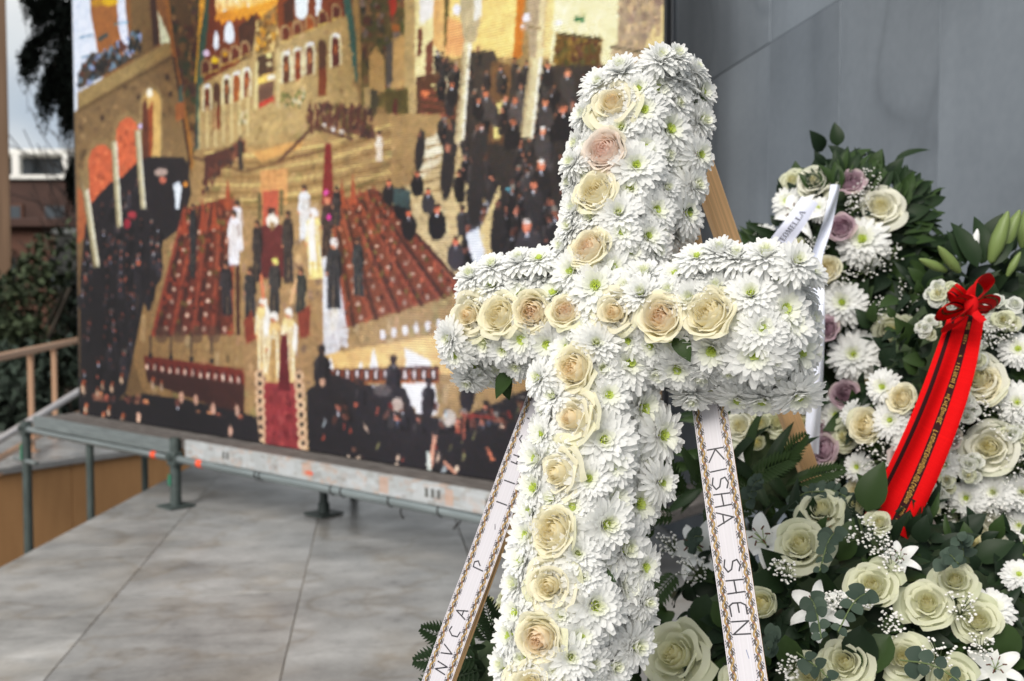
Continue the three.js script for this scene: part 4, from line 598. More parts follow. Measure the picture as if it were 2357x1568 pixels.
const lilyPetal = (k) => {   // rises from the throat, then arches back; a groove along the midrib
  const path = [[0.05, -0.42, 0.3]]; for (let q = 1; q <= 10; q++) { const v = q / 10, a = mix(24, k % 2 ? 140 : 128, Math.pow(v, 1.5)) * R, l = path.at(-1); path.push([l[0] + Math.sin(a) * 0.118, l[1] + Math.cos(a) * 0.118, a]); }
  const az = k * Math.PI / 3 + 0.08 * Math.sin(k * 5);
  return grid(6, 10, (u, v) => { const s = u * 2 - 1, [r, y, a] = path[Math.round(v * 10)], w = (k % 2 ? 0.19 : 0.27) * Math.pow(Math.sin(Math.PI * Math.pow(v, 0.8) * 0.965 + 0.07), 0.75), up = w * (0.34 * s * s - 0.10 * Math.exp(-s * s * 18)) + 0.03 * Math.sin(v * 10 + k * 2 + s) * s * s * v, x = r - Math.cos(a) * up, yy = y + Math.sin(a) * up, z = s * w; return V(x * Math.cos(az) - z * Math.sin(az), yy, x * Math.sin(az) + z * Math.cos(az)); });
};
const ribTex = dataTex(64, 64, (u, v) => { const g = 128 + 70 * Math.sin(u * 44 + 2 * Math.sin(v * 5)) + 60 * fbm(u * 20, v * 5, 3, 3); return [g, g, g]; }, false);
const petalMat = (rough = 0.62, tr = 0.22) => phys(0xffffff, rough, { bumpMap: ribTex, bumpScale: 0.00012, vertexColors: true, transmission: tr, thickness: 0, specularIntensity: 0.35 });
const mumMat = petalMat(0.95, 0.5), roseMat = petalMat(0.9, 0.5), centreMat = std(lin(0.50, 0.60, 0.08), 0.8);
const leafM = [lin(0.014, 0.029, 0.011), lin(0.026, 0.050, 0.014), lin(0.010, 0.021, 0.010)].map((c) => phys(c, 0.5, { specularIntensity: 0.35 }));
const eucM = [lin(0.044, 0.068, 0.050), lin(0.032, 0.052, 0.038)].map((c) => phys(c, 0.65, { specularIntensity: 0.4 })), limeM = phys(lin(0.22, 0.32, 0.07), 0.5), lilyM = phys(lin(0.84, 0.85, 0.84), 0.55, { transmission: 0.2 }), antherM = std(lin(0.10, 0.035, 0.02), 0.9), gypM = std(lin(0.80, 0.79, 0.76), 0.9), stemM = std(lin(0.10, 0.14, 0.05), 0.7);
const openMums = [1, 2, 3, 4, 5, 6, 7, 8, 9].map((k) => mumGeo(100 + k, true)), fullMums = [1, 2, 3, 4, 5, 6, 7].map((k) => mumGeo(200 + k, false));
const CREAM = lin(0.96, 0.92, 0.74), IVORY = lin(0.92, 0.91, 0.80), PEACH = lin(0.97, 0.84, 0.60), BLUSH = lin(0.96, 0.79, 0.71), LEMON = lin(0.92, 0.85, 0.46), MAUVE = lin(0.56, 0.37, 0.46), LIME = lin(0.82, 0.83, 0.65);
const ROSES = {
  cream: [...[1, 2, 3].map((k) => roseGeo(300 + k, CREAM, lin(0.96, 0.89, 0.66))), ...[4, 5].map((k) => roseGeo(300 + k, CREAM, lin(0.95, 0.87, 0.62), 'open'))], peach: [1, 2, 3, 4, 5].map((k) => roseGeo(320 + k, CREAM, PEACH.clone().lerp(k % 2 ? BLUSH : PEACH, 0.4), k === 4 ? 'open' : 'garden')), pink: [1].map((k) => roseGeo(340 + k, lin(0.93, 0.84, 0.76), BLUSH)),
  ivory: [1, 2, 3].map((k) => roseGeo(350 + k, IVORY, LEMON.clone().lerp(IVORY, 0.35), 'open')), lime: [1, 2, 3].map((k) => roseGeo(360 + k, LIME, LEMON.clone().lerp(LIME, 0.4), 'open')), bud: [1, 2].map((k) => roseGeo(370 + k, LIME, LEMON, 'bud')), mauve: [1, 2].map((k) => roseGeo(380 + k, lin(0.66, 0.50, 0.56), MAUVE)), carnation: [1].map((k) => roseGeo(390 + k, lin(0.80, 0.70, 0.68), lin(0.78, 0.58, 0.56))),
};
const LEAF = { ovate: wideLeaf(1, 0.30, 0.7, 0.25), lance: wideLeaf(1, 0.13, 0.9, 0.3, 8), round: wideLeaf(1, 0.46, 0.3, 0.12, 6, 0.6), blade: wideLeaf(1, 0.045, 1.1, 0.4, 8, 0.7) };
const fernGeo = (() => { const l = [wideLeaf(1, 0.012, 0.6, 0)]; for (let k = 2; k < 17; k++) for (const s of [-1, 1]) { const v = k / 17, g = wideLeaf(0.30 * Math.sin(Math.PI * (0.15 + 0.8 * v)), 0.035, 0.3, 0.2, 3); g.rotateY(s * (1.15 - 0.35 * v)); g.translate(0, -Math.sin(0.6 * v) * v * 0.6, Math.cos(0.36 * v) * v); l.push(g); } return join(l); })();
function mum(parent, pos, n, r, rng, open = rng() < 0.62) { const g = open ? openMums[(rng() * 9) | 0] : fullMums[(rng() * 7) | 0], o = new THREE.Group(); o.name = 'chrysanthemum'; mesh('petals', g.petals, mumMat, o); mesh('flower_centre', g.centre, centreMat, o); aim(o, pos, n, rng() * 6.28); o.scale.set(r * (0.88 + 0.2 * rng()), r * (0.75 + 0.5 * rng()), r * (0.94 + 0.12 * rng())); parent.add(o); return o; }
function rose(parent, pos, n, r, kind, rng, name = 'rose') { const m = mesh(name, ROSES[kind][(rng() * ROSES[kind].length) | 0], roseMat, parent); aim(m, pos, n, rng() * 6.28); m.scale.set(r, r * 0.95, r); return m; }
const lilyGeos = [0, 1, 2, 3, 4, 5].map(lilyPetal);
function lily(parent, pos, n, r, rng) { const o = new THREE.Group(); o.name = 'lily'; for (let k = 0; k < 6; k++) mesh('petal', lilyGeos[k], lilyM, o); for (let k = 0; k < 6; k++) { const a = k * 1.047 + 0.5, q = V(Math.cos(a) * 0.26, 0.42, Math.sin(a) * 0.26); mesh('stamen', tube([V(0, -0.3, 0), V(Math.cos(a) * 0.08, 0.1, Math.sin(a) * 0.08), q], 0.012, 5, 5), limeM, o); const an = new THREE.CapsuleGeometry(0.025, 0.12, 2, 6); an.rotateZ(1.2); an.rotateY(-a); an.translate(q.x, q.y, q.z); mesh('anther', an, antherM, o); } mesh('pistil', tube([V(0, -0.3, 0), V(0.02, 0.2, 0), V(0.06, 0.62, 0.02)], 0.02, 6, 6), limeM, o); aim(o, pos, n, rng() * 6.28); o.scale.setScalar(r); parent.add(o); return o; }
const basis = new THREE.Matrix4();
function leafAt(parent, geo, mat, pos, tip, n, L, name = 'leaf', w = 1) { const z = tip.clone().normalize(), x = n.clone().cross(z); if (x.lengthSq() < 1e-4) x.set(1, 0, 0); x.normalize(); const y = z.clone().cross(x), m = mesh(name, geo, mat, parent); basis.makeBasis(x, y, z); m.quaternion.setFromRotationMatrix(basis); m.position.copy(pos); m.scale.set(L * w, L, L); return m; }
function gyp(parent, pos, n, r, rng, count = 46) { const l = []; const st = []; for (let k = 0; k < count; k++) { const v = V(rng() - 0.5, rng() - 0.5, rng() - 0.5).normalize().multiplyScalar(r * Math.cbrt(rng())).addScaledVector(n, r * 0.5); const s = 0.0016 + 0.0013 * rng(), g = new THREE.IcosahedronGeometry(s, 0); g.scale(1, 0.8, 1); g.translate(v.x, v.y, v.z); l.push(g); if (k % 2 === 0) st.push(tube([V(0, 0, 0).addScaledVector(n, -r), v.clone().multiplyScalar(0.5).addScaledVector(n, -r * 0.3), v], 0.0006, 3, 3)); } const o = new THREE.Group(); o.name = 'gypsophila_spray'; o.position.copy(pos); stuff(mesh('blossoms', join(l), gypM, o)); stuff(mesh('stems', join(st), stemM, o)); parent.add(o); return o; }
function eucalyptus(parent, pos, dir, n, L, rng) { const o = new THREE.Group(); o.name = 'eucalyptus_sprig'; const d = dir.clone().normalize(), sag = V(0, -0.25 * L, 0), c = new THREE.CatmullRomCurve3([V(0, 0, 0), d.clone().multiplyScalar(L * 0.5), d.clone().multiplyScalar(L).add(sag)]); mesh('stem', new THREE.TubeGeometry(c, 8, 0.0012, 5), stemM, o); const N = 5 + (rng() * 2 | 0); for (let k = 0; k < N; k++) { const t = (k + 0.7) / N, p = c.getPoint(t), side = d.clone().cross(n).normalize(); for (const s of [-1, 1]) { const tip = side.clone().multiplyScalar(s).addScaledVector(d, 0.4).add(V(rng() - 0.5, rng() - 0.5, rng() - 0.5).multiplyScalar(0.7)); leafAt(o, LEAF.round, eucM[(rng() * 2) | 0], p, tip, n.clone().add(V(rng() - 0.5, rng() - 0.5, rng() - 0.5).multiplyScalar(0.9)).normalize(), mix(0.024, 0.013, t) * (0.85 + 0.3 * rng()), 'leaf'); } } o.position.copy(pos); parent.add(o); return o; }

// ------------------------------------------------------------ easel with the flower cross
const CX = { p: V(0.1256, 1.2656, -1.36), th: 31 * R, ta: 17 * R };
const nC = V(-Math.sin(CX.th) * Math.cos(CX.ta), Math.sin(CX.ta), Math.cos(CX.th) * Math.cos(CX.ta)), xC = V(Math.cos(CX.th), 0, Math.sin(CX.th)), yC = nC.clone().cross(xC);
const crossM = new THREE.Matrix4().makeBasis(xC, yC, nC).setPosition(CX.p);
const crossQ = new THREE.Quaternion().setFromRotationMatrix(crossM);
const ofCross = (x, y, z) => V(x, y, z).applyMatrix4(crossM);
const woodTex = dataTex(256, 1024, (u, v) => { const g = fbm(u * 14 + fbm(u * 3, v * 2, 3) * 3, v * 3, 7, 4), f = fbm(u * 70, v * 6, 2, 2), k = Math.exp(-((u - 0.6) ** 2 * 40 + (v - 0.45) ** 2 * 600)); const b = 1 + 0.22 * g + 0.12 * f - 0.45 * k; return [232 * b, 190 * b - 8 * k, 142 * b - 20 * k]; });
const wood = std(lin(1, 0.97, 0.92), 0.65, { map: woodTex });
const legTop = [ofCross(-0.012, 0.37, -0.085), ofCross(0.012, 0.37, -0.085)], legFoot = [ofCross(-0.411, -1.30, -0.085), ofCross(0.451, -1.30, -0.085)];
for (const f of legFoot) f.y = 0.004;
{
  const t = thing('wooden_easel', 'raw pine tripod easel holding the white flower cross', 'easel', [CX.p.x, 0, CX.p.z]);
  const o = t.position, rel = (v) => v.clone().sub(o);
  mesh('front_leg', bar(rel(legTop[0]), rel(legFoot[0]), 0.046, 0.012, nC), wood, t);
  mesh('front_leg', bar(rel(legTop[1]), rel(legFoot[1]), 0.042, 0.008, nC), wood, t);
  const a = at(1597, 330, 1.60), b = at(1872, 1115, 1.97), dir = b.clone().sub(a), foot = a.clone().addScaledVector(dir, (0.004 - a.y) / dir.y), head = a.clone().addScaledVector(dir, -0.03);
  mesh('rear_leg', bar(rel(head), rel(foot), 0.034, 0.046, V(-0.2, 0.3, 1)), wood, t);
  mesh('cross_bar', bar(rel(ofCross(-0.31, -0.86, -0.062)), rel(ofCross(0.335, -0.86, -0.062)), 0.04, 0.018, nC), wood, t);
  mesh('head_block', bar(rel(ofCross(-0.05, 0.33, -0.112)), rel(ofCross(0.06, 0.33, -0.112)), 0.04, 0.03, nC), wood, t);
  mesh('hinge', rod(rel(ofCross(0.0, 0.33, -0.118)), rel(head.clone().lerp(foot, 0.03)), 0.006, 8), std(lin(0.3, 0.3, 0.3), 0.4, { metalness: 0.8 }), t);
}
// printed satin ribbons stretched down the two front legs
const GLYPH = {
  K: [[[0.05, 0], [0.05, 1]], [[0.85, 0.05], [0.08, 0.5], [0.9, 1]]], I: [[[0.45, 0], [0.5, 1]]], S: [[[0.85, 0.12], [0.5, 0], [0.12, 0.16], [0.2, 0.42], [0.7, 0.56], [0.85, 0.8], [0.5, 1], [0.05, 0.9]]], H: [[[0.08, 0], [0.05, 1]], [[0.85, 0], [0.88, 1]], [[0.05, 0.52], [0.88, 0.48]]], A: [[[0.02, 1], [0.45, 0], [0.92, 1]], [[0.18, 0.62], [0.78, 0.62]]], E: [[[0.85, 0.02], [0.3, 0.03], [0.12, 0.3], [0.1, 0.8], [0.25, 1], [0.9, 0.97]], [[0.12, 0.5], [0.7, 0.48]]], N: [[[0.06, 1], [0.1, 0], [0.85, 1], [0.9, 0]]], 7: [[[0.05, 0.05], [0.9, 0.02], [0.45, 1]]],
  C: [[[0.9, 0.1], [0.45, 0], [0.1, 0.4], [0.25, 0.9], [0.8, 1]]], P: [[[0.1, 1], [0.1, 0.05], [0.6, 0], [0.85, 0.3], [0.5, 0.6]]], L: [[[0.1, 0], [0.05, 0.95], [0.85, 1]]], V: [[[0.02, 0], [0.45, 1], [0.95, 0.02]]],
};
function ribbonTexture(marks) {
  const w = 150, h = 2048;
  return canvasOf(w, h, (c) => {
    const r = rngOf(3); c.fillStyle = 'rgb(192,189,195)'; c.fillRect(0, 0, w, h);
    for (let k = 0; k < 90; k++) { c.fillStyle = `rgba(${r() < 0.5 ? '186,182,192' : '228,226,232'},${0.25 * r()})`; c.fillRect(r() * w, 0, 1 + r() * 1.4, h); }
    for (const x0 of [8, w - 34]) {       // twisted gilt braid with small dark leaves along each edge
      c.strokeStyle = 'rgba(128,104,84,0.9)'; c.lineWidth = 1.3; for (const x of [x0 - 3, x0 + 29]) { c.beginPath(); c.moveTo(x, 0); c.lineTo(x, h); c.stroke(); }
      for (let y = -20; y < h; y += 62) {
        for (const [ph, cols] of [[0, ['rgb(40,35,36)', 'rgb(92,76,52)']], [1, ['rgb(122,96,56)', 'rgb(170,140,84)']]]) {
          c.lineCap = 'round'; c.lineWidth = 9; c.strokeStyle = cols[0]; c.beginPath(); for (let q = 0; q <= 16; q++) { const t = q / 16, x = x0 + 13 + 6.5 * Math.sin((t + ph * 0.5) * 6.283), yy = y + t * 62; q ? c.lineTo(x, yy) : c.moveTo(x, yy); } c.stroke();
          c.lineWidth = 4; c.strokeStyle = cols[1]; c.stroke();
        }
        c.fillStyle = 'rgb(36,40,56)'; for (let q = 0; q < 10; q++) { const yy = y + q * 6.2, s = q < 5 ? 1 : -1; c.beginPath(); c.ellipse(x0 + 13 + s * (11 + (q % 2) * 4), yy, 3.6, 1.9, s * 0.7, 0, 7); c.fill(); }
        c.fillStyle = 'rgb(122,78,58)'; c.beginPath(); c.arc(x0 + 13, y + 31, 5, 0, 7); c.fill();
      }
    }
    c.strokeStyle = 'rgb(28,26,32)'; c.lineWidth = 6; c.lineCap = c.lineJoin = 'round';
    marks(c, w, h);
  });
}
function strokes(c, ch, x, y, sx, sy, turn) { for (const s of GLYPH[ch]) { c.beginPath(); s.forEach(([u, v], k) => { const a = turn > 0 ? [x - v * sy, y + u * sx] : [x + v * sy, y - u * sx]; k ? c.lineTo(...a) : c.moveTo(...a); }); c.stroke(); } }
const RIB = 0.62;   // metres of ribbon on one texture
const ribbons = [
  ribbonTexture((c, w, h) => { const m = h / RIB; let list = [['I', 0.075], ['C', 0.108], ['H', 0.138], ['I', 0.172], ['I', 0.205], ['P', 0.30], ['A', 0.372], ['C', 0.402], ['V', 0.43], ['N', 0.455], ['A', 0.49]]; for (const [g, s] of list) strokes(c, g, 46, s * m + 50, 46, 58, -1); c.lineWidth = 3; c.beginPath(); c.moveTo(80, 0.245 * m); c.lineTo(90, 0.252 * m); c.stroke(); }),
  ribbonTexture((c, w, h) => { const m = h / RIB; for (const [g, s] of [['K', 0.079], ['I', 0.100], ['S', 0.117], ['H', 0.139], ['A', 0.163], ['S', 0.223], ['H', 0.249], ['E', 0.276], ['N', 0.299], ['7', 0.371]]) strokes(c, g, 110, s * m, 64, 68, 1); c.lineWidth = 3; c.strokeStyle = 'rgb(110,120,150)'; c.beginPath(); c.moveTo(84, 0.335 * m); c.lineTo(90, 0.345 * m); c.stroke(); }),
];
[0, 1].forEach((k) => {
  const sgn = k ? 1 : -1, dirT = legFoot[k].clone().sub(legTop[k]).normalize();
  const start = ofCross(k ? 0.126 : -0.110, k ? -0.075 : -0.05, -0.0735), side = dirT.clone().cross(nC).normalize().multiplyScalar(-1); if (side.dot(xC) < 0) side.negate();
  const lineO = legTop[k].clone().addScaledVector(dirT, start.clone().sub(legTop[k]).dot(dirT)).addScaledVector(nC, 0.0075);
  const t = thing('mourning_ribbon', k ? 'white ribbon with gilt braid lettered KISHA SHEN on the easel leg beside the spray' : 'white ribbon with gilt braid and handwriting on the easel leg beside the marble floor', 'ribbon', [lineO.x, lineO.y, lineO.z], 'lettered ribbons on the easel legs');
  const len = k ? RIB : RIB, g = grid(6, 60, (u, v) => { const s = (u - 0.5) * 0.0475; return V(0, 0, 0).addScaledVector(dirT, v * len).addScaledVector(side, s).addScaledVector(nC, 0.0015 * Math.sin(v * 17 + u * 3) * (u - 0.5) + 0.0012); });
  const uv = g.attributes.uv; for (let q = 0; q < uv.count; q++) uv.setXY(q, uv.getX(q), 1 - uv.getY(q));
  mesh('satin_band', g, std(0xffffff, 0.42, { map: ribbons[k] }), t);
  const g2 = grid(6, 30, (u, v) => { const s = (u - 0.5) * 0.0452; return V(0, 0, 0).addScaledVector(dirT, len - 0.004 + v * 0.55).addScaledVector(side, s).addScaledVector(nC, 0.0006); });
  { const q2 = g2.attributes.uv; for (let q = 0; q < q2.count; q++) q2.setXY(q, q2.getX(q), 0.05 + 0.04 * q2.getY(q)); }
  mesh('satin_tail', g2, std(lin(0.62, 0.61, 0.65), 0.42), t);
});

const cross = thing('flower_cross', 'large standing cross of white chrysanthemums with a line of cream roses', 'funeral cross', [CX.p.x, CX.p.y, CX.p.z]);
cross.quaternion.copy(crossQ);
{
  const W = 0.068, D = 0.072, AL = -0.157, AR = 0.205, PT = 0.298, PB = -0.72;
  const foam = std(lin(0.11, 0.15, 0.09), 0.95, { bumpMap: dataTex(128, 128, (u, v) => { const g = 128 + 90 * Math.sin(u * 300) * Math.sin(v * 300); return [g, g, g]; }, false), bumpScale: 0.0006 });
  mesh('foam_base', join([box(0.104, PT - PB + 0.09, 0.085, 0, (PT + PB) / 2, -0.02, 0.008), box(AR - AL + 0.105, 0.102, 0.083, (AL + AR) / 2, 0, -0.0195, 0.008)]), foam, cross);
  const sq = (a, b) => Math.pow(Math.abs(a) ** 4 + Math.abs(b) ** 4, 0.25), dist = (x, y) => Math.min(sq(Math.max(AL - x, 0, x - AR), y), sq(Math.max(PB - y, 0, y - PT), x));
  const fld = (p) => { const d = dist(p.x, p.y) / W; return p.z > 0 ? Math.hypot(d, p.z / D) : d; };
  const normal = (p) => { const e = 0.004, g = V(fld(V(p.x + e, p.y, p.z)) - fld(V(p.x - e, p.y, p.z)), fld(V(p.x, p.y + e, p.z)) - fld(V(p.x, p.y - e, p.z)), fld(V(p.x, p.y, p.z + e)) - fld(V(p.x, p.y, p.z - e))); return g.lengthSq() > 1e-9 ? g.normalize() : V(0, 0, 1); };
  const rng = rngOf(2024), placed = [];
  // roses: [x, y, radius mm, kind] along post and bar
  const roses = [[0.007, 0.288, 34, 'peach'], [0.004, 0.218, 34, 'pink'], [0.0, 0.158, 32, 'cream'], [0.002, 0.078, 33, 'peach'], [-0.02, -0.008, 27, 'peach'], [0.005, -0.084, 31, 'peach'], [0.013, -0.149, 32, 'peach'], [0.004, -0.219, 34, 'cream'], [0.008, -0.292, 36, 'cream'], [0.012, -0.357, 32, 'cream'], [0.009, -0.42, 33, 'peach'], [0.007, -0.475, 32, 'cream'], [0.004, -0.54, 32, 'peach'], [0.0, -0.605, 32, 'cream'], [-0.172, -0.014, 31, 'peach'], [-0.12, -0.014, 30, 'cream'], [-0.071, -0.008, 28, 'peach'], [0.05, -0.008, 31, 'peach'], [0.115, -0.014, 33, 'pink'], [0.177, -0.009, 37, 'cream']];
  for (const [x, y, r, kind] of roses) { const p = V(x, y, 0.071); rose(cross, p.clone().add(V(0, 0, 0.001)), V(-0.10 + (rng() - 0.5) * 0.6, -0.04 + (rng() - 0.5) * 0.6, 1), r / 1000 * (0.96 + 0.18 * rng()), kind === 'pink' && x > 0.1 ? 'peach' : kind, rng); placed.push([p, r / 1000 * 0.88]); }
  // chrysanthemums one can pick out: [x, y, z, radius mm] on the padded surface
  const spots = [[0.058,0.356,0.054,23],[0.077,0.369,0.04,21],[0.055,0.354,0.016,37],[0.087,0.375,-0.008,21],[0.093,0.347,-0.028,27],[0.067,0.312,0.01,26],[0.044,0.282,0.055,26],[0.066,0.27,0.017,39],[0.094,0.303,-0.031,25],[0.109,0.25,-0.028,26],[0.043,0.201,0.055,30],[0.068,0.227,-0.015,29],[0.067,0.186,0.011,21],[0.099,0.205,-0.029,24],[0.064,0.15,0.022,28],[0.091,0.164,-0.029,29],[0.031,0.131,0.063,28],[0.068,0.142,-0.05,29],[0.061,0.109,0.032,25],[0.038,0.105,0.06,25],[-0.021,0.322,0.067,21],[0.008,0.34,0.065,24],[-0.041,0.282,0.057,21],[-0.05,0.242,0.049,24],[-0.041,0.204,0.072,21],[-0.048,0.183,0.051,21],[-0.029,0.138,0.065,23],[-0.035,0.115,0.061,23],[-0.046,0.091,0.053,21],[0.035,0.311,0.061,16],[-0.105,0.068,0.073,23],[-0.077,0.073,0.071,23],[-0.147,0.058,0.072,24],[-0.178,0.041,0.072,21],[-0.146,0.03,0.064,26],[-0.108,0.047,0.052,26],[-0.074,0.05,0.049,26],[-0.021,0.048,0.068,25],[0.016,0.028,0.069,30],[0.079,0.044,0.055,24],[0.118,0.047,0.052,24],[0.084,0.016,0.07,14],[0.158,0.046,0.052,26],[0.066,0.094,0.015,25],[0.151,0.069,0.073,26],[0.179,0.078,0.072,19],[0.208,0.049,0.05,28],[0.201,0.067,0.07,21],[0.238,0.069,0.072,25],[0.223,0.017,0.066,25],[0.247,0.038,0.039,25],[0.278,0.061,0.07,24],[0.278,0.06,0.021,18],[0.258,0.006,0.044,28],[0.264,-0.01,0.033,31],[0.238,-0.022,0.058,28],[0.228,-0.048,0.044,37],[0.264,-0.033,-0.009,32],[0.238,-0.059,-0.046,29],[0.142,-0.068,-0.055,34],[0.188,-0.097,-0.029,25],[0.22,-0.095,-0.03,26],[0.128,-0.092,-0.03,27],[0.265,-0.083,-0.03,29],[0.124,-0.065,0.023,29],[0.096,-0.066,0.017,27],[0.06,-0.065,0.034,43],[0.027,-0.048,0.065,27],[-0.051,-0.046,0.053,31],[-0.089,-0.041,0.057,31],[-0.114,-0.065,0.021,29],[-0.186,-0.071,-0.028,30],[-0.192,-0.067,0.011,33],[-0.193,-0.068,0.059,25],[-0.198,-0.099,0.011,22],[-0.197,-0.047,0.072,22],[-0.122,-0.052,0.046,25],[-0.085,-0.068,0.004,29],[-0.021,-0.121,0.068,23],[-0.042,-0.099,0.074,23],[0.046,-0.112,0.052,26],[0.068,-0.117,-0.007,37],[0.097,-0.146,-0.029,32],[0.068,-0.171,-0.026,37],[0.047,-0.17,0.051,32],[0.058,-0.198,0.036,29],[0.068,-0.238,-0.03,40],[0.111,-0.208,-0.029,26],[0.038,-0.221,0.059,29],[0.057,-0.273,0.037,38],[0.068,-0.298,0.001,36],[0.037,-0.313,0.061,28],[0.068,-0.34,-0.016,39],[0.091,-0.317,-0.029,26],[0.057,-0.372,0.039,37],[0.068,-0.379,-0.052,40],[0.1,-0.36,-0.032,23],[0.043,-0.435,0.055,28],[0.068,-0.442,-0.008,35],[0.085,-0.415,-0.031,29],[0.049,-0.411,0.049,25],[-0.033,-0.172,0.063,27],[-0.035,-0.203,0.061,26],[-0.031,-0.24,0.064,29],[-0.034,-0.271,0.062,26],[-0.032,-0.301,0.064,26],[-0.035,-0.331,0.062,26],[-0.038,-0.361,0.059,26],[-0.033,-0.396,0.063,25],[-0.036,-0.425,0.061,25],[-0.037,-0.46,0.06,25],[0.044,-0.34,0.054,25]];
  for (const [x, y, z, r] of spots) { const p = V(x, y, z), f = fld(p); const n = normal(p).add(V(0.10, 0.0, 0.35)).normalize(); if (f > 1.25) p.addScaledVector(normal(p), -(f - 1.25) * W * 0.55); mum(cross, p.addScaledVector(n, 0.004), n, clamp(r, 22, 36) / 1000 * (1.14 + 0.16 * rng()), rng, r > 24 ? rng() < 0.68 : rng() < 0.25); placed.push([p, clamp(r, 22, 36) / 1000 * 0.62]); }
  // the rest, set wherever the padding would show
  for (let k = 0; k < 5200; k++) {
    let x, y; if (rng() < 0.42) { x = mix(AL - W, AR + W, rng()); y = mix(-W, W, rng()); } else { x = mix(-W, W, rng()); y = mix(PB - 0.02, PT + W, rng()); }
    let z; const d = dist(x, y) / W; if (d > 1) continue; if (d > 0.93 && rng() < 0.8) z = mix(-0.052, 0.02, rng()); else z = D * Math.sqrt(Math.max(0, 1 - d * d));
    const p = V(x, y, z), r = 0.024 + 0.009 * rng(), n = normal(p).add(V((rng() - 0.5) * 0.3, (rng() - 0.5) * 0.3, 0.2)).normalize();
    if (placed.some(([q, s]) => q.distanceTo(p) < s * 0.58 + r * 0.56)) continue;
    p.addScaledVector(n, -0.006); mum(cross, p, n, r * 1.18, rng, rng() < 0.35); placed.push([p, r * 0.9]);
  }
  // a few leaves peeping out of the padding
  for (const [x, y, z, tx, ty, L] of [[-0.13, -0.075, 0.0, -0.4, -0.5, 0.05], [-0.16, -0.07, -0.02, 0.3, -1, 0.045], [0.25, -0.05, -0.03, 0.6, -0.6, 0.03], [0.068, 0.18, -0.02, 1, -0.3, 0.035], [0.06, -0.2, -0.03, 1, -0.4, 0.04], [0.066, 0.33, -0.02, 1, 0.2, 0.035], [0.13, -0.03, 0.055, 0.4, -0.6, 0.04], [0.05, -0.33, 0.03, 0.8, -0.2, 0.03], [0.0, 0.25, 0.06, 0.6, -0.3, 0.03]]) leafAt(cross, LEAF.ovate, leafM[1], V(x, y, z), V(tx, ty, 0.15), V(0, 0.3, 1), L, 'leaf');
}

// ------------------------------------------------------------ wreaths and sprays along the wall
function bank(o, { cx, cy, rx, ry, z0, depth, skew = 0 }) {
  return (px, py, lift = 0) => { const u = (px - cx) / rx, v = (py - cy) / ry, q = Math.max(0, 1 - u * u - v * v), z = z0 - depth * Math.sqrt(q) + skew * u - lift; const p = at(px, py, z), n = EYE.clone().sub(p).normalize().multiplyScalar(0.9).add(V(u * 0.55 - 0.15, -v * 0.45 + 0.18, 0)).normalize(); return { p: p.sub(o.position), n, z }; };
}
function fillLeaves(t, place, b, count, seed, kinds, Lm = [0.05, 0.09], spread = 1.05) {
  const rng = rngOf(seed);
  for (let k = 0; k < count; k++) { const a = rng() * 6.28, q = Math.sqrt(rng()) * spread, u = Math.cos(a) * q, v = Math.sin(a) * q, { p, n } = place(b.cx + u * b.rx, b.cy + v * b.ry, -0.02 - 0.05 * rng()); const out = V(u + (rng() - 0.5) * 1.3, -v + (rng() - 0.5) * 1.3, 0.25 + 0.6 * rng()); const kd = kinds[(rng() * kinds.length) | 0]; leafAt(t, LEAF[kd[0]], kd[1], p, out, n.clone().add(V(rng() - 0.5, rng() - 0.5, rng() - 0.5).multiplyScalar(1.1)), mix(Lm[0], Lm[1], rng()) * (kd[2] || 1), kd[3] || 'leaf'); }
}
function backing(t, b, place, mat, thick) { const g = new THREE.IcosahedronGeometry(1, 4), p = g.attributes.position, c = at(b.cx, b.cy, b.z0 + 0.02).sub(t.position), sx = b.rx / 2291 * b.z0 * 0.86, sy = b.ry / 2291 * b.z0 * 0.86; for (let k = 0; k < p.count; k++) { const v = V(p.getX(k), p.getY(k), p.getZ(k)), s = 1 + 0.16 * fbm(v.x * 4, v.y * 4, v.z * 4, 3); p.setXYZ(k, v.x * s * sx + c.x, v.y * s * sy + c.y, v.z * s * thick + c.z); } g.computeVertexNormals(); mesh('moss_backing', g, mat, t); return c; }
function foliage(t, place, b, count, seed, L, mat) {   // the uncountable small greens between the flowers
  const rng = rngOf(seed), list = [];
  for (let k = 0; k < count; k++) { const a = rng() * 6.28, q = Math.sqrt(rng()) * 0.99, u = Math.cos(a) * q, v = Math.sin(a) * q, { p, n } = place(b.cx + u * b.rx, b.cy + v * b.ry, -0.015 - 0.05 * rng()); const z = V(u + (rng() - 0.5) * 2, -v + (rng() - 0.5) * 2, 0.3 + 0.7 * rng()).normalize(), x = n.clone().add(V(rng() - 0.5, rng() - 0.5, rng() - 0.5)).cross(z).normalize(), g = (k % 3 ? LEAF.ovate : LEAF.lance).clone(), s = L * (0.6 + 0.7 * rng()); g.scale(s, s, s); g.applyMatrix4(basis.makeBasis(x, z.clone().cross(x), z).setPosition(p)); list.push(g); }
  stuff(mesh('foliage', join(list), mat, t));
}
const mossM = std(lin(0.06, 0.09, 0.04), 0.95), metalM = std(lin(0.05, 0.05, 0.05), 0.5, { metalness: 0.6 });
const k3 = (x, y) => [1610.7 + x * 0.4261, 275 + y * 0.4261], k4 = (x, y) => [1492.8 + x * 0.449, 864.3 + y * 0.449];
function stand(t, c, h) { for (const [dx, dz] of [[-0.16, 0.1], [0.16, 0.1], [0.02, -0.16]]) mesh('stand_leg', rod(V(c.x + dx * 0.2, h, c.z - 0.03 + dz * 0.2), V(c.x + dx, 0.004, c.z - 0.03 + dz), 0.008, 8), metalM, t); }
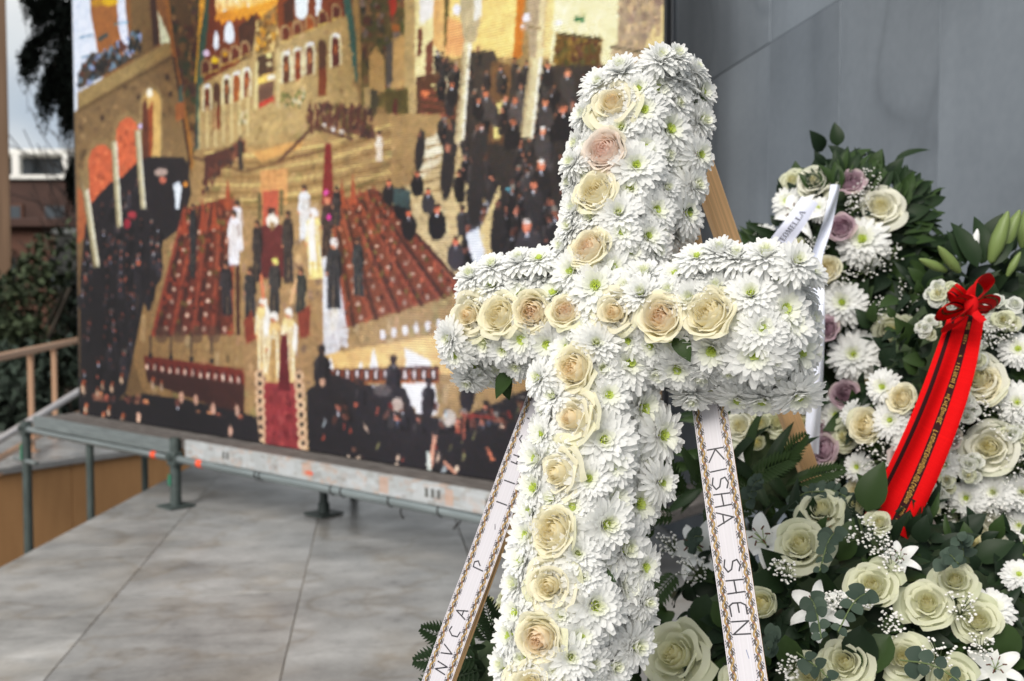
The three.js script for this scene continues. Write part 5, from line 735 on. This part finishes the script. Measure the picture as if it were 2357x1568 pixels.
{
  const b = { cx: 1960, cy: 760, rx: 225, ry: 410, z0: 2.45, depth: 0.2 }, base = at(1960, 730, 2.45);
  const t = thing('funeral_wreath', 'oval standing wreath of mauve roses, cream roses and dark leaves with white ribbon', 'wreath', [base.x, 0, base.z]), pl = bank(t, b), rng = rngOf(501);
  const c = backing(t, b, pl, mossM, 0.14); stand(t, c, 0.9); foliage(t, pl, b, 420, 503, 0.055, leafM[2]); foliage(t, pl, b, 160, 504, 0.05, leafM[1]);
  fillLeaves(t, pl, b, 230, 502, [['ovate', leafM[0]], ['ovate', leafM[2]], ['lance', leafM[0], 1.2], ['ovate', leafM[1]]], [0.05, 0.085]);
  for (const [x, y, dx, dy, L] of [[800, 190, 0, 1, 0.13], [720, 240, -0.3, 1, 0.12], [850, 230, 0.2, 1, 0.12], [960, 260, 0.2, 1, 0.12], [1090, 270, 0.5, 0.9, 0.13], [1170, 330, 0.8, 0.5, 0.12], [1190, 420, 1, 0.1, 0.12], [1200, 560, 1, -0.2, 0.12], [1150, 640, 0.8, -0.6, 0.13], [360, 560, -0.8, 0.5, 0.12], [300, 590, -1, 0.2, 0.1], [330, 620, -1, -0.1, 0.1], [1050, 330, 0.3, 0.9, 0.12], [1130, 520, 0.8, 0.3, 0.12], [620, 250, -0.6, 0.9, 0.1]]) for (let k = 0; k < 9; k++) { const { p, n } = pl(...k3(x + (rng() - 0.5) * 90, y + 130 + (rng() - 0.5) * 50), 0.02); leafAt(t, k % 2 ? LEAF.ovate : LEAF.lance, leafM[(rng() * 2) | 0], p, V(dx + (rng() - 0.5) * 0.9, dy + (rng() - 0.5) * 0.9, 0.2), n.clone().add(V(rng() - 0.5, rng() - 0.5, 0)), L * 0.52 * (0.8 + 0.4 * rng()), 'leaf', 0.7); }
  const F = (kind, x, y, r) => { const q = pl(...k3(x, y), 0.03), rr = r * 0.4261 / 2291 * q.z; kind === 'mum' ? mum(t, q.p, q.n, rr * 1.15, rng) : kind === 'lily' ? lily(t, q.p, q.n, rr, rng) : kind === 'gyp' ? gyp(t, q.p, q.n, rr, rng, 60) : rose(t, q.p, q.n, rr, kind, rng); };
  for (const a of [['ivory', 620, 340, 95], ['lily', 530, 520, 150], ['mum', 470, 440, 75], ['mum', 320, 640, 68], ['mauve', 820, 340, 78], ['mauve', 765, 585, 82], ['ivory', 975, 475, 115], ['mum', 880, 650, 125], ['bud', 540, 680, 60], ['cream', 690, 810, 80], ['mum', 770, 990, 105], ['mauve', 690, 1130, 70], ['lime', 1040, 1150, 95], ['mum', 830, 1270, 120], ['cream', 895, 1450, 85], ['mauve', 790, 1490, 85], ['cream', 1110, 1310, 100], ['mum', 1190, 1230, 80], ['mum', 1040, 1480, 95], ['mum', 420, 700, 70], ['lime', 500, 330, 60], ['mum', 640, 480, 60], ['gyp', 900, 370, 90], ['gyp', 860, 470, 70], ['gyp', 900, 800, 100], ['gyp', 1010, 760, 90], ['gyp', 1140, 960, 110], ['gyp', 950, 1040, 90], ['gyp', 760, 880, 70], ['gyp', 1160, 1120, 80], ['cream', 850, 1650, 90], ['mum', 740, 1600, 90], ['mum', 980, 1640, 80], ['mauve', 640, 1700, 85], ['ivory', 560, 1620, 80], ['gyp', 640, 700, 70]]) F(...a);
}
{
  const b = { cx: 2290, cy: 1010, rx: 330, ry: 450, z0: 2.12, depth: 0.2 }, base = at(b.cx, b.cy, b.z0);
  const t = thing('funeral_wreath', 'large wreath of cream roses, white stocks and green lily buds with red bow', 'wreath', [base.x, 0, base.z]), pl = bank(t, b), rng = rngOf(601);
  const c = backing(t, b, pl, mossM, 0.13); stand(t, c, 0.8); foliage(t, pl, b, 520, 603, 0.05, leafM[2]); foliage(t, pl, b, 200, 604, 0.045, leafM[1]);
  fillLeaves(t, pl, b, 240, 602, [['ovate', leafM[0]], ['ovate', leafM[2]], ['lance', leafM[0], 1.2], ['ovate', leafM[1]]], [0.05, 0.09]);
  const F = (kind, x, y, r, k = k4) => { const q = pl(...k(x, y), 0.03), rr = r * (k === k3 ? 0.4261 : 0.449) / 2291 * q.z; kind === 'mum' ? mum(t, q.p, q.n, rr * 1.15, rng) : kind === 'lily' ? lily(t, q.p, q.n, rr, rng) : kind === 'gyp' ? gyp(t, q.p, q.n, rr, rng, 60) : kind === 'stock' ? stock(q, rr) : rose(t, q.p, q.n, rr, kind, rng); };
  const stock = (q, rr) => { const o = new THREE.Group(); o.name = 'stock_flower'; o.position.copy(q.p); for (let k = 0; k < 13; k++) { const v = V(rng() - 0.5, rng() - 0.5, rng() - 0.5).normalize().multiplyScalar(rr * 0.72).addScaledVector(q.n, rr * 0.3); const m = mesh('blossom', k % 5 === 0 ? ROSES.lime[k % 3] : stockGeos[k % 2], roseMat, o); aim(m, v, v.clone().normalize().add(q.n), rng() * 6); m.scale.setScalar(rr * 0.40); } t.add(o); };
  const stockGeos = [1, 2].map((k) => roseGeo(800 + k, lin(0.86, 0.87, 0.83), lin(0.82, 0.84, 0.70), 'open'));
  for (const a of [['ivory', 1510, 1400, 125, k3], ['stock', 1320, 950, 90, k3], ['stock', 1640, 1060, 110, k3], ['mum', 1720, 1240, 90, k3], ['stock', 1470, 1270, 100, k3], ['stock', 1240, 1130, 70, k3], ['cream', 1720, 50, 100], ['ivory', 1750, 370, 125], ['ivory', 1680, 840, 145], ['mum', 1630, 630, 75], ['mum', 1770, 600, 90], ['mum', 1890, 140, 90], ['mum', 1920, 600, 90], ['mum', 1900, 770, 80], ['carnation', 1390, 770, 90], ['carnation', 1460, 890, 95], ['stock', 1600, 170, 90], ['stock', 1660, 480, 80], ['stock', 1490, 560, 80], ['stock', 1560, 830, 80], ['mum', 1880, 1100, 90], ['stock', 1880, 330, 80], ['carnation', 1540, 320, 70], ['mum', 1520, 460, 70], ['gyp', 1850, 230, 120], ['gyp', 1600, 720, 90], ['gyp', 1880, 480, 110], ['gyp', 1480, 420, 90], ['gyp', 1800, 700, 100], ['gyp', 1560, 950, 90], ['gyp', 1680, 180, 80], ['gyp', 1560, 280, 80], ['gyp', 1650, 1160, 80, k3], ['gyp', 1560, 1190, 70, k3], ['cream', 1120, 260, 100], ['lime', 1010, 310, 75], ['mum', 1060, 200, 70], ['mauve', 900, 380, 85], ['cream', 1080, 610, 80], ['mum', 1070, 470, 70], ['cream', 1300, 120, 80], ['mum', 1240, 230, 85], ['mum', 1330, 330, 75], ['stock', 1430, 650, 80], ['gyp', 1180, 420, 90], ['gyp', 950, 520, 80], ['carnation', 1290, 420, 70], ['mum', 1200, 60, 80]]) F(...a);
  const budM = phys(lin(0.15, 0.21, 0.06), 0.5); const budGeo = new THREE.LatheGeometry([[0.001, 0], [0.09, 0.06], [0.16, 0.3], [0.17, 0.5], [0.12, 0.8], [0.04, 0.97], [0.001, 1]].map(([x, y]) => new THREE.Vector2(x, y)), 9);
  for (const [x, y, dx, dy, L] of [[1570, 780, 0.25, 1, 0.12], [1620, 740, 0.35, 1, 0.11], [1740, 700, 0.05, 1, 0.10], [1410, 830, -0.5, 0.5, 0.085], [1340, 820, -0.9, 0.35, 0.075], [1470, 760, 0.1, 1, 0.07], [1660, 850, 0.3, 0.7, 0.06]]) { const q = pl(...k3(x, y), 0.05), m = mesh('lily_bud', budGeo, x === 1470 ? lilyM : budM, t); aim(m, q.p, V(dx, dy, 0.15), 1); m.scale.set(L * 0.75, L * 0.9, L * 0.75); }
  { const q = pl(...k4(1900, 1000), 0.05), m = mesh('lily_bud', budGeo, limeM, t); aim(m, q.p, V(0.05, 1, 0.1), 1); m.scale.setScalar(0.075); }
  for (const [x, y, dx, dy, L] of [[1500, 800, -0.35, 1, 0.11], [1560, 860, 0.1, -1, 0.1], [1690, 800, 0.6, 0.6, 0.09], [1440, 780, -0.3, 0.8, 0.08], [1590, 790, 0.4, 1, 0.1], [1540, 760, -0.1, 1, 0.1]]) { const q = pl(...k3(x, y), 0.05); leafAt(t, LEAF.lance, leafM[0], q.p, V(dx, dy, 0.1), q.n.clone().add(V(0.4, 0, 0)), L, 'leaf', 1.4); }
}
{
  const b = { cx: 2040, cy: 1640, rx: 600, ry: 500, z0: 1.82, depth: 0.34 }, base = at(b.cx, b.cy, b.z0);
  const t = thing('flower_spray', 'low spread of pale green-white roses, white lilies and eucalyptus behind the ribboned easel leg', 'flower spray', [base.x, 0, base.z]), pl = bank(t, b), rng = rngOf(701);
  const c = backing(t, b, pl, mossM, 0.22); stand(t, c, 0.6); foliage(t, pl, b, 700, 703, 0.05, leafM[2]); foliage(t, pl, b, 260, 704, 0.04, leafM[1]);
  fillLeaves(t, pl, b, 290, 702, [['ovate', leafM[0]], ['ovate', leafM[2]], ['ovate', leafM[1]], ['lance', leafM[2], 1.2]], [0.045, 0.08], 0.98);
  const F = (kind, x, y, r, lift = 0.035) => { const q = pl(...k4(x, y), lift), rr = r * (ROSES[kind] ? 0.88 : 1) * 0.449 / 2291 * q.z; kind === 'mum' ? mum(t, q.p, q.n, rr * 1.15, rng) : kind === 'lily' ? lily(t, q.p, q.n, rr * 1.15, rng) : kind === 'gyp' ? gyp(t, q.p, q.n, rr, rng, 50) : kind === 'euc' ? eucalyptus(t, q.p, V(rng() - 0.5, rng() - 0.3, 0.5), q.n, rr * 1.2 + 0.075, rng) : rose(t, q.p, q.n, rr, kind, rng); };
  for (const a of [['lime', 780, 870, 150], ['lime', 1150, 1080, 140], ['lime', 1430, 1170, 135], ['bud', 590, 1180, 150], ['lime', 1690, 1260, 130], ['lime', 1570, 1050, 110], ['lime', 885, 690, 120], ['lime', 140, 1440, 195, 0.06], ['bud', 1060, 680, 100], ['lime', 1185, 755, 70], ['lime', 1010, 1470, 140], ['lime', 830, 1540, 120], ['lime', 1310, 1450, 130], ['lily', 590, 850, 150, 0.04], ['lily', 260, 890, 160, 0.04], ['lily', 870, 1200, 150, 0.03], ['lily', 1290, 940, 100, 0.03], ['lily', 1780, 1500, 130, 0.03], ['lime', 480, 1560, 120], ['mum', 1770, 1190, 90], ['lime', 1560, 1560, 120], ['mum', 1900, 1020, 80], ['euc', 700, 690, 70, 0.06], ['euc', 820, 610, 60, 0.06], ['euc', 960, 800, 70, 0.08], ['euc', 510, 660, 70, 0.06], ['euc', 1130, 1110, 80, 0.12], ['euc', 830, 1140, 70, 0.1], ['euc', 1500, 960, 70, 0.08], ['euc', 1290, 1460, 80, 0.1], ['euc', 640, 1380, 80, 0.08], ['euc', 760, 1420, 80, 0.08], ['euc', 210, 900, 60, 0.05], ['euc', 1620, 950, 60, 0.06], ['gyp', 240, 1010, 90, 0.04], ['gyp', 700, 1010, 80, 0.05], ['gyp', 1090, 810, 90, 0.05], ['gyp', 1190, 880, 80, 0.05], ['gyp', 1240, 970, 80, 0.05], ['gyp', 1600, 1200, 90, 0.06], ['gyp', 1490, 1450, 100, 0.06], ['gyp', 1100, 1160, 70, 0.05], ['gyp', 1260, 1280, 80, 0.04], ['gyp', 730, 1500, 70, 0.05], ['gyp', 1700, 1400, 80, 0.05], ['gyp', 110, 880, 70, 0.03], ['gyp', 960, 1160, 60, 0.04]]) F(...a);
  for (const [x, y, dx, dy, L] of [[1090, 1280, -0.1, -1, 0.09], [300, 1120, -0.2, -0.7, 0.08], [1120, 700, 0.1, 1, 0.09], [330, 1160, 0.5, -0.6, 0.07], [1800, 1250, 0.1, -1, 0.09], [700, 1330, 0.2, -1, 0.07], [1240, 1330, -0.5, -0.5, 0.08]]) { const q = pl(...k4(x, y), 0.05); leafAt(t, LEAF.ovate, leafM[(rng() * 3) | 0], q.p, V(dx, dy, 0.2), q.n, L, 'leaf'); }
  for (const [x, y, dx, dy, L] of [[180, 640, -0.4, 0.5, 0.13], [220, 600, 0.2, 0.8, 0.12], [150, 720, -0.7, 0.2, 0.12], [480, 560, 0.5, 0.5, 0.12], [640, 540, 0.2, 0.7, 0.11], [100, 620, -0.2, 0.6, 0.11], [740, 560, 0.6, 0.4, 0.1], [560, 620, -0.5, 0.4, 0.11], [250, 720, 0.5, 0.2, 0.1], [160, 1000, -0.6, -0.4, 0.12], [60, 800, -0.6, 0.3, 0.12]]) { const q = pl(...k4(x, y), -0.01); leafAt(t, fernGeo, leafM[1], q.p, V(dx, dy, 0.3), q.n, L, 'fern_frond'); }
  for (const [x, y, dx, dy, L] of [[520, 400, -0.2, 1, 0.13], [600, 430, 0.25, 1, 0.12], [560, 460, -0.6, 0.6, 0.12], [640, 400, 0.5, 0.8, 0.11], [450, 430, -0.8, 0.5, 0.11], [200, 470, -0.8, 0.4, 0.13], [220, 500, -0.9, 0.1, 0.12], [700, 480, 0.7, 0.6, 0.1], [420, 380, 0.3, 0.9, 0.11], [330, 520, -0.5, 0.6, 0.12]]) { const q = pl(...k4(x, y + 90), -0.01); leafAt(t, LEAF.lance, leafM[(rng() * 2) | 0], q.p, V(dx, dy, 0.25), q.n.clone().add(V(rng() - 0.5, 0, 0)), L, 'leaf', 0.8); }
}
// pale lilies and roses standing between the cross and the spray
{
  const base = at(1750, 1010, 2.3), t = thing('flower_basket', 'small arrangement of pale yellow lilies behind the ribboned easel leg', 'flower arrangement', [base.x, 0, base.z]), rng = rngOf(811), b = { cx: 1740, cy: 1050, rx: 130, ry: 150, z0: 2.3, depth: 0.1 }, pl = bank(t, b);
  const c = backing(t, b, pl, mossM, 0.1); stand(t, c, 0.75);
  fillLeaves(t, pl, b, 60, 812, [['lance', leafM[0]], ['lance', leafM[1]]], [0.07, 0.11], 1.1);
  for (const [k, x, y, r] of [['bud', 570, 250, 80], ['ivory', 470, 260, 90], ['bud', 560, 350, 70], ['lime', 660, 240, 70], ['mum', 440, 400, 60], ['mum', 760, 330, 60], ['cream', 700, 380, 60]]) { const q = pl(...k4(x, y), 0.03), rr = r * 0.449 / 2291 * q.z; k === 'mum' ? mum(t, q.p, q.n, rr, rng) : rose(t, q.p, q.n, rr, k, rng); }
}
// greenery at the foot of the cross beside the marble
{
  const base = at(1120, 1560, 1.62), t = thing('flower_bouquet', 'green bouquet of fern and small blossoms behind the lower cross', 'bouquet', [base.x, 0, base.z]), rng = rngOf(821), b = { cx: 1175, cy: 1560, rx: 110, ry: 130, z0: 1.62, depth: 0.08 }, pl = bank(t, b);
  const c = backing(t, b, pl, mossM, 0.07); stand(t, c, 0.6);
  fillLeaves(t, pl, b, 50, 822, [['lance', leafM[0]], ['lance', leafM[1]], ['ovate', leafM[0]]], [0.04, 0.07], 1.0);
  for (const [x, y, dx, dy, L] of [[1110, 1520, -1, 0.2, 0.11], [1100, 1500, -0.8, 0.5, 0.1], [1120, 1540, -1, -0.1, 0.12], [1130, 1480, -0.5, 0.8, 0.08], [1150, 1490, -0.3, 0.9, 0.09], [1110, 1560, -1, -0.3, 0.12]]) { const q = pl(x, y, 0.02); leafAt(t, fernGeo, leafM[0], q.p, V(dx, dy, 0.3), q.n, L, 'fern_frond'); }
  { const q = pl(1165, 1415, 0.0); leafAt(t, LEAF.lance, leafM[1], q.p, V(-1, -0.28, 0.1), q.n.clone().add(V(0, 0.5, 0)), 0.085, 'leaf', 1.1); }
  for (const [x, y, r] of [[1130, 1382, 12], [1160, 1375, 14], [1150, 1396, 10], [1172, 1400, 14]]) { const q = pl(x, y, 0.0); rose(t, q.p, q.n, r / 2291 * q.z, x === 1130 ? 'bud' : 'lime', rng, 'blossom'); }
  for (const [x, y] of [[1150, 1430], [1130, 1455], [1165, 1450]]) { const q = pl(x, y, 0.0); gyp(t, q.p, q.n, 0.02, rng, 30); }
}
// ------------------------------------------------------------ ribbons of the wreaths
function strip(left, right, zs, nu, nv, fold) {
  const cl = new THREE.CatmullRomCurve3(left.map(([x, y], k) => at(x, y, zs[k]))), cr = new THREE.CatmullRomCurve3(right.map(([x, y], k) => at(x, y, zs[k])));
  return (o) => { const g = grid(nu, nv, (u, v) => { const p = cl.getPoint(v).lerp(cr.getPoint(v), u); p.z += fold(u, v); return p.sub(o.position); }); const uv = g.attributes.uv; for (let q = 0; q < uv.count; q++) uv.setXY(q, uv.getX(q), 1 - uv.getY(q)); return g; };
}
{
  const letters = 'AI TEOMELLA';
  const tex = canvasOf(128, 512, (c) => { c.fillStyle = 'rgb(224,228,246)'; c.fillRect(0, 0, 128, 512); c.save(); c.translate(64, 440); c.rotate(-Math.PI / 2); c.fillStyle = 'rgb(44,46,60)'; c.font = 'bold 52px serif'; c.textBaseline = 'middle'; c.fillText(letters, 0, 0, 360); c.restore(); });
  const p = at(1880, 520, 2.1), satin = std(lin(0.74, 0.78, 0.90), 0.42);
  const t = thing('white_ribbon', 'pale white satin ribbon hanging down the wreath of mauve roses', 'ribbon', [p.x, p.y, p.z]);
  mesh('long_tail', strip([[1912, 425], [1890, 500], [1868, 590], [1868, 660], [1862, 800], [1846, 1035]], [[1938, 428], [1916, 520], [1892, 600], [1896, 680], [1896, 800], [1888, 1048]], [2.16, 2.1, 2.07, 2.06, 2.05, 2.04], 6, 40, (u, v) => 0.014 * Math.sin(u * 4 + v * 7) + 0.01 * Math.sin(v * 9))(t), satin, t);
  const s = thing('white_ribbon', 'short white ribbon tail printed with dark letters on the wreath of mauve roses', 'ribbon', [p.x, p.y, p.z]);
  mesh('lettered_tail', strip([[1846, 452], [1808, 505], [1776, 545], [1742, 600]], [[1884, 468], [1850, 525], [1822, 565], [1788, 628]], [2.14, 2.1, 2.1, 2.1], 6, 24, (u, v) => 0.006 * Math.sin(u * 3 + v * 3))(s), std(0xffffff, 0.45, { map: tex }), s);
}
{
  const tex = canvasOf(256, 1024, (c) => { const r = rngOf(41); c.fillStyle = 'rgb(198,3,7)'; c.fillRect(0, 0, 256, 1024); for (let k = 0; k < 300; k++) { c.fillStyle = `rgba(${r() < 0.5 ? '190,4,10' : '238,20,20'},0.12)`; c.fillRect(0, r() * 1024, 256, 1 + r() * 2); } c.fillStyle = 'rgb(46,18,20)'; c.fillRect(26, 0, 26, 1024); c.fillRect(150, 0, 34, 1024); c.fillStyle = 'rgb(176,140,66)'; for (let y = 30; y < 1010; y += 13) { if (r() < 0.14) { y += 10; continue; } const w = 12 + r() * 10; c.fillRect(167 - w / 2, y, w, 3); if (r() < 0.7) c.fillRect(167 - w / 2, y, 3, 9); if (r() < 0.6) c.fillRect(167 + w / 2 - 3, y, 3, 9); if (r() < 0.5) c.fillRect(167 - w / 2, y + 7, w, 2.5); } });
  const p = at(2230, 700, 1.84), t = thing('red_ribbon', 'red ribbon bow with dark gold-lettered stripe on the lily bud wreath', 'ribbon', [p.x, p.y, p.z]);
  const red = phys(lin(0.56, 0.005, 0.007), 0.8, { specularIntensity: 0.25 }), printed = phys(0xffffff, 0.8, { map: tex, specularIntensity: 0.25 });
  mesh('tail', strip([[2182, 730], [2138, 835], [2085, 965], [2036, 1080], [1990, 1185]], [[2266, 726], [2234, 860], [2182, 1020], [2134, 1150], [2094, 1244]], [1.86, 1.81, 1.76, 1.71, 1.66], 24, 48, (u, v) => 0.009 * Math.sin(u * 7.6 + v * 1.6) * Math.min(1, 0.3 + v * 2) + 0.010 * Math.sin(v * 4.2))(t), printed, t);
  const loop = (pts, w, m, dep) => { const c = new THREE.CatmullRomCurve3(pts.map(([x, y, dz]) => at(x, y, dep + dz).sub(t.position)), true); mesh('bow_loop', grid(4, 36, (u, v) => { const q = c.getPointAt(v % 1), tg = c.getTangentAt(v % 1), s = tg.clone().cross(V(0, 0, 1)).normalize(); return q.add(V(0.25 * (u - 0.5) * w, (u - 0.5) * w * 0.55, (u - 0.5) * w * 0.8)).addScaledVector(s, 0.002 * Math.sin(u * 6)); }), m, t); };
  loop([[2232, 702, 0], [2200, 690, -0.03], [2168, 712, -0.02], [2178, 728, 0.03], [2215, 716, 0.02]], 0.035, printed, 1.80); loop([[2234, 700, 0], [2238, 660, -0.02], [2262, 640, 0], [2276, 662, 0.04], [2250, 690, 0.03]], 0.032, red, 1.80);
  loop([[2236, 704, 0], [2262, 690, -0.02], [2290, 694, 0], [2284, 712, 0.04], [2256, 712, 0.03]], 0.03, printed, 1.81); loop([[2230, 700, 0], [2205, 670, -0.02], [2190, 664, 0.01], [2200, 690, 0.03]], 0.028, printed, 1.82); loop([[2234, 706, 0], [2214, 724, -0.03], [2180, 748, -0.02], [2190, 754, 0.02], [2222, 730, 0.02]], 0.03, red, 1.80);
  const kn = new THREE.SphereGeometry(0.016, 12, 8); kn.scale(0.8, 1.2, 0.7); { const q = at(2236, 702, 1.785).sub(t.position); kn.translate(q.x, q.y, q.z); } mesh('knot', kn, red, t);
  mesh('short_end', strip([[2232, 712], [2240, 730], [2256, 744]], [[2246, 706], [2258, 722], [2272, 736]], [1.785, 1.775, 1.77], 4, 10, (u) => 0.003 * Math.sin(u * 3))(t), red, t);
}

renderer.render(scene, camera);
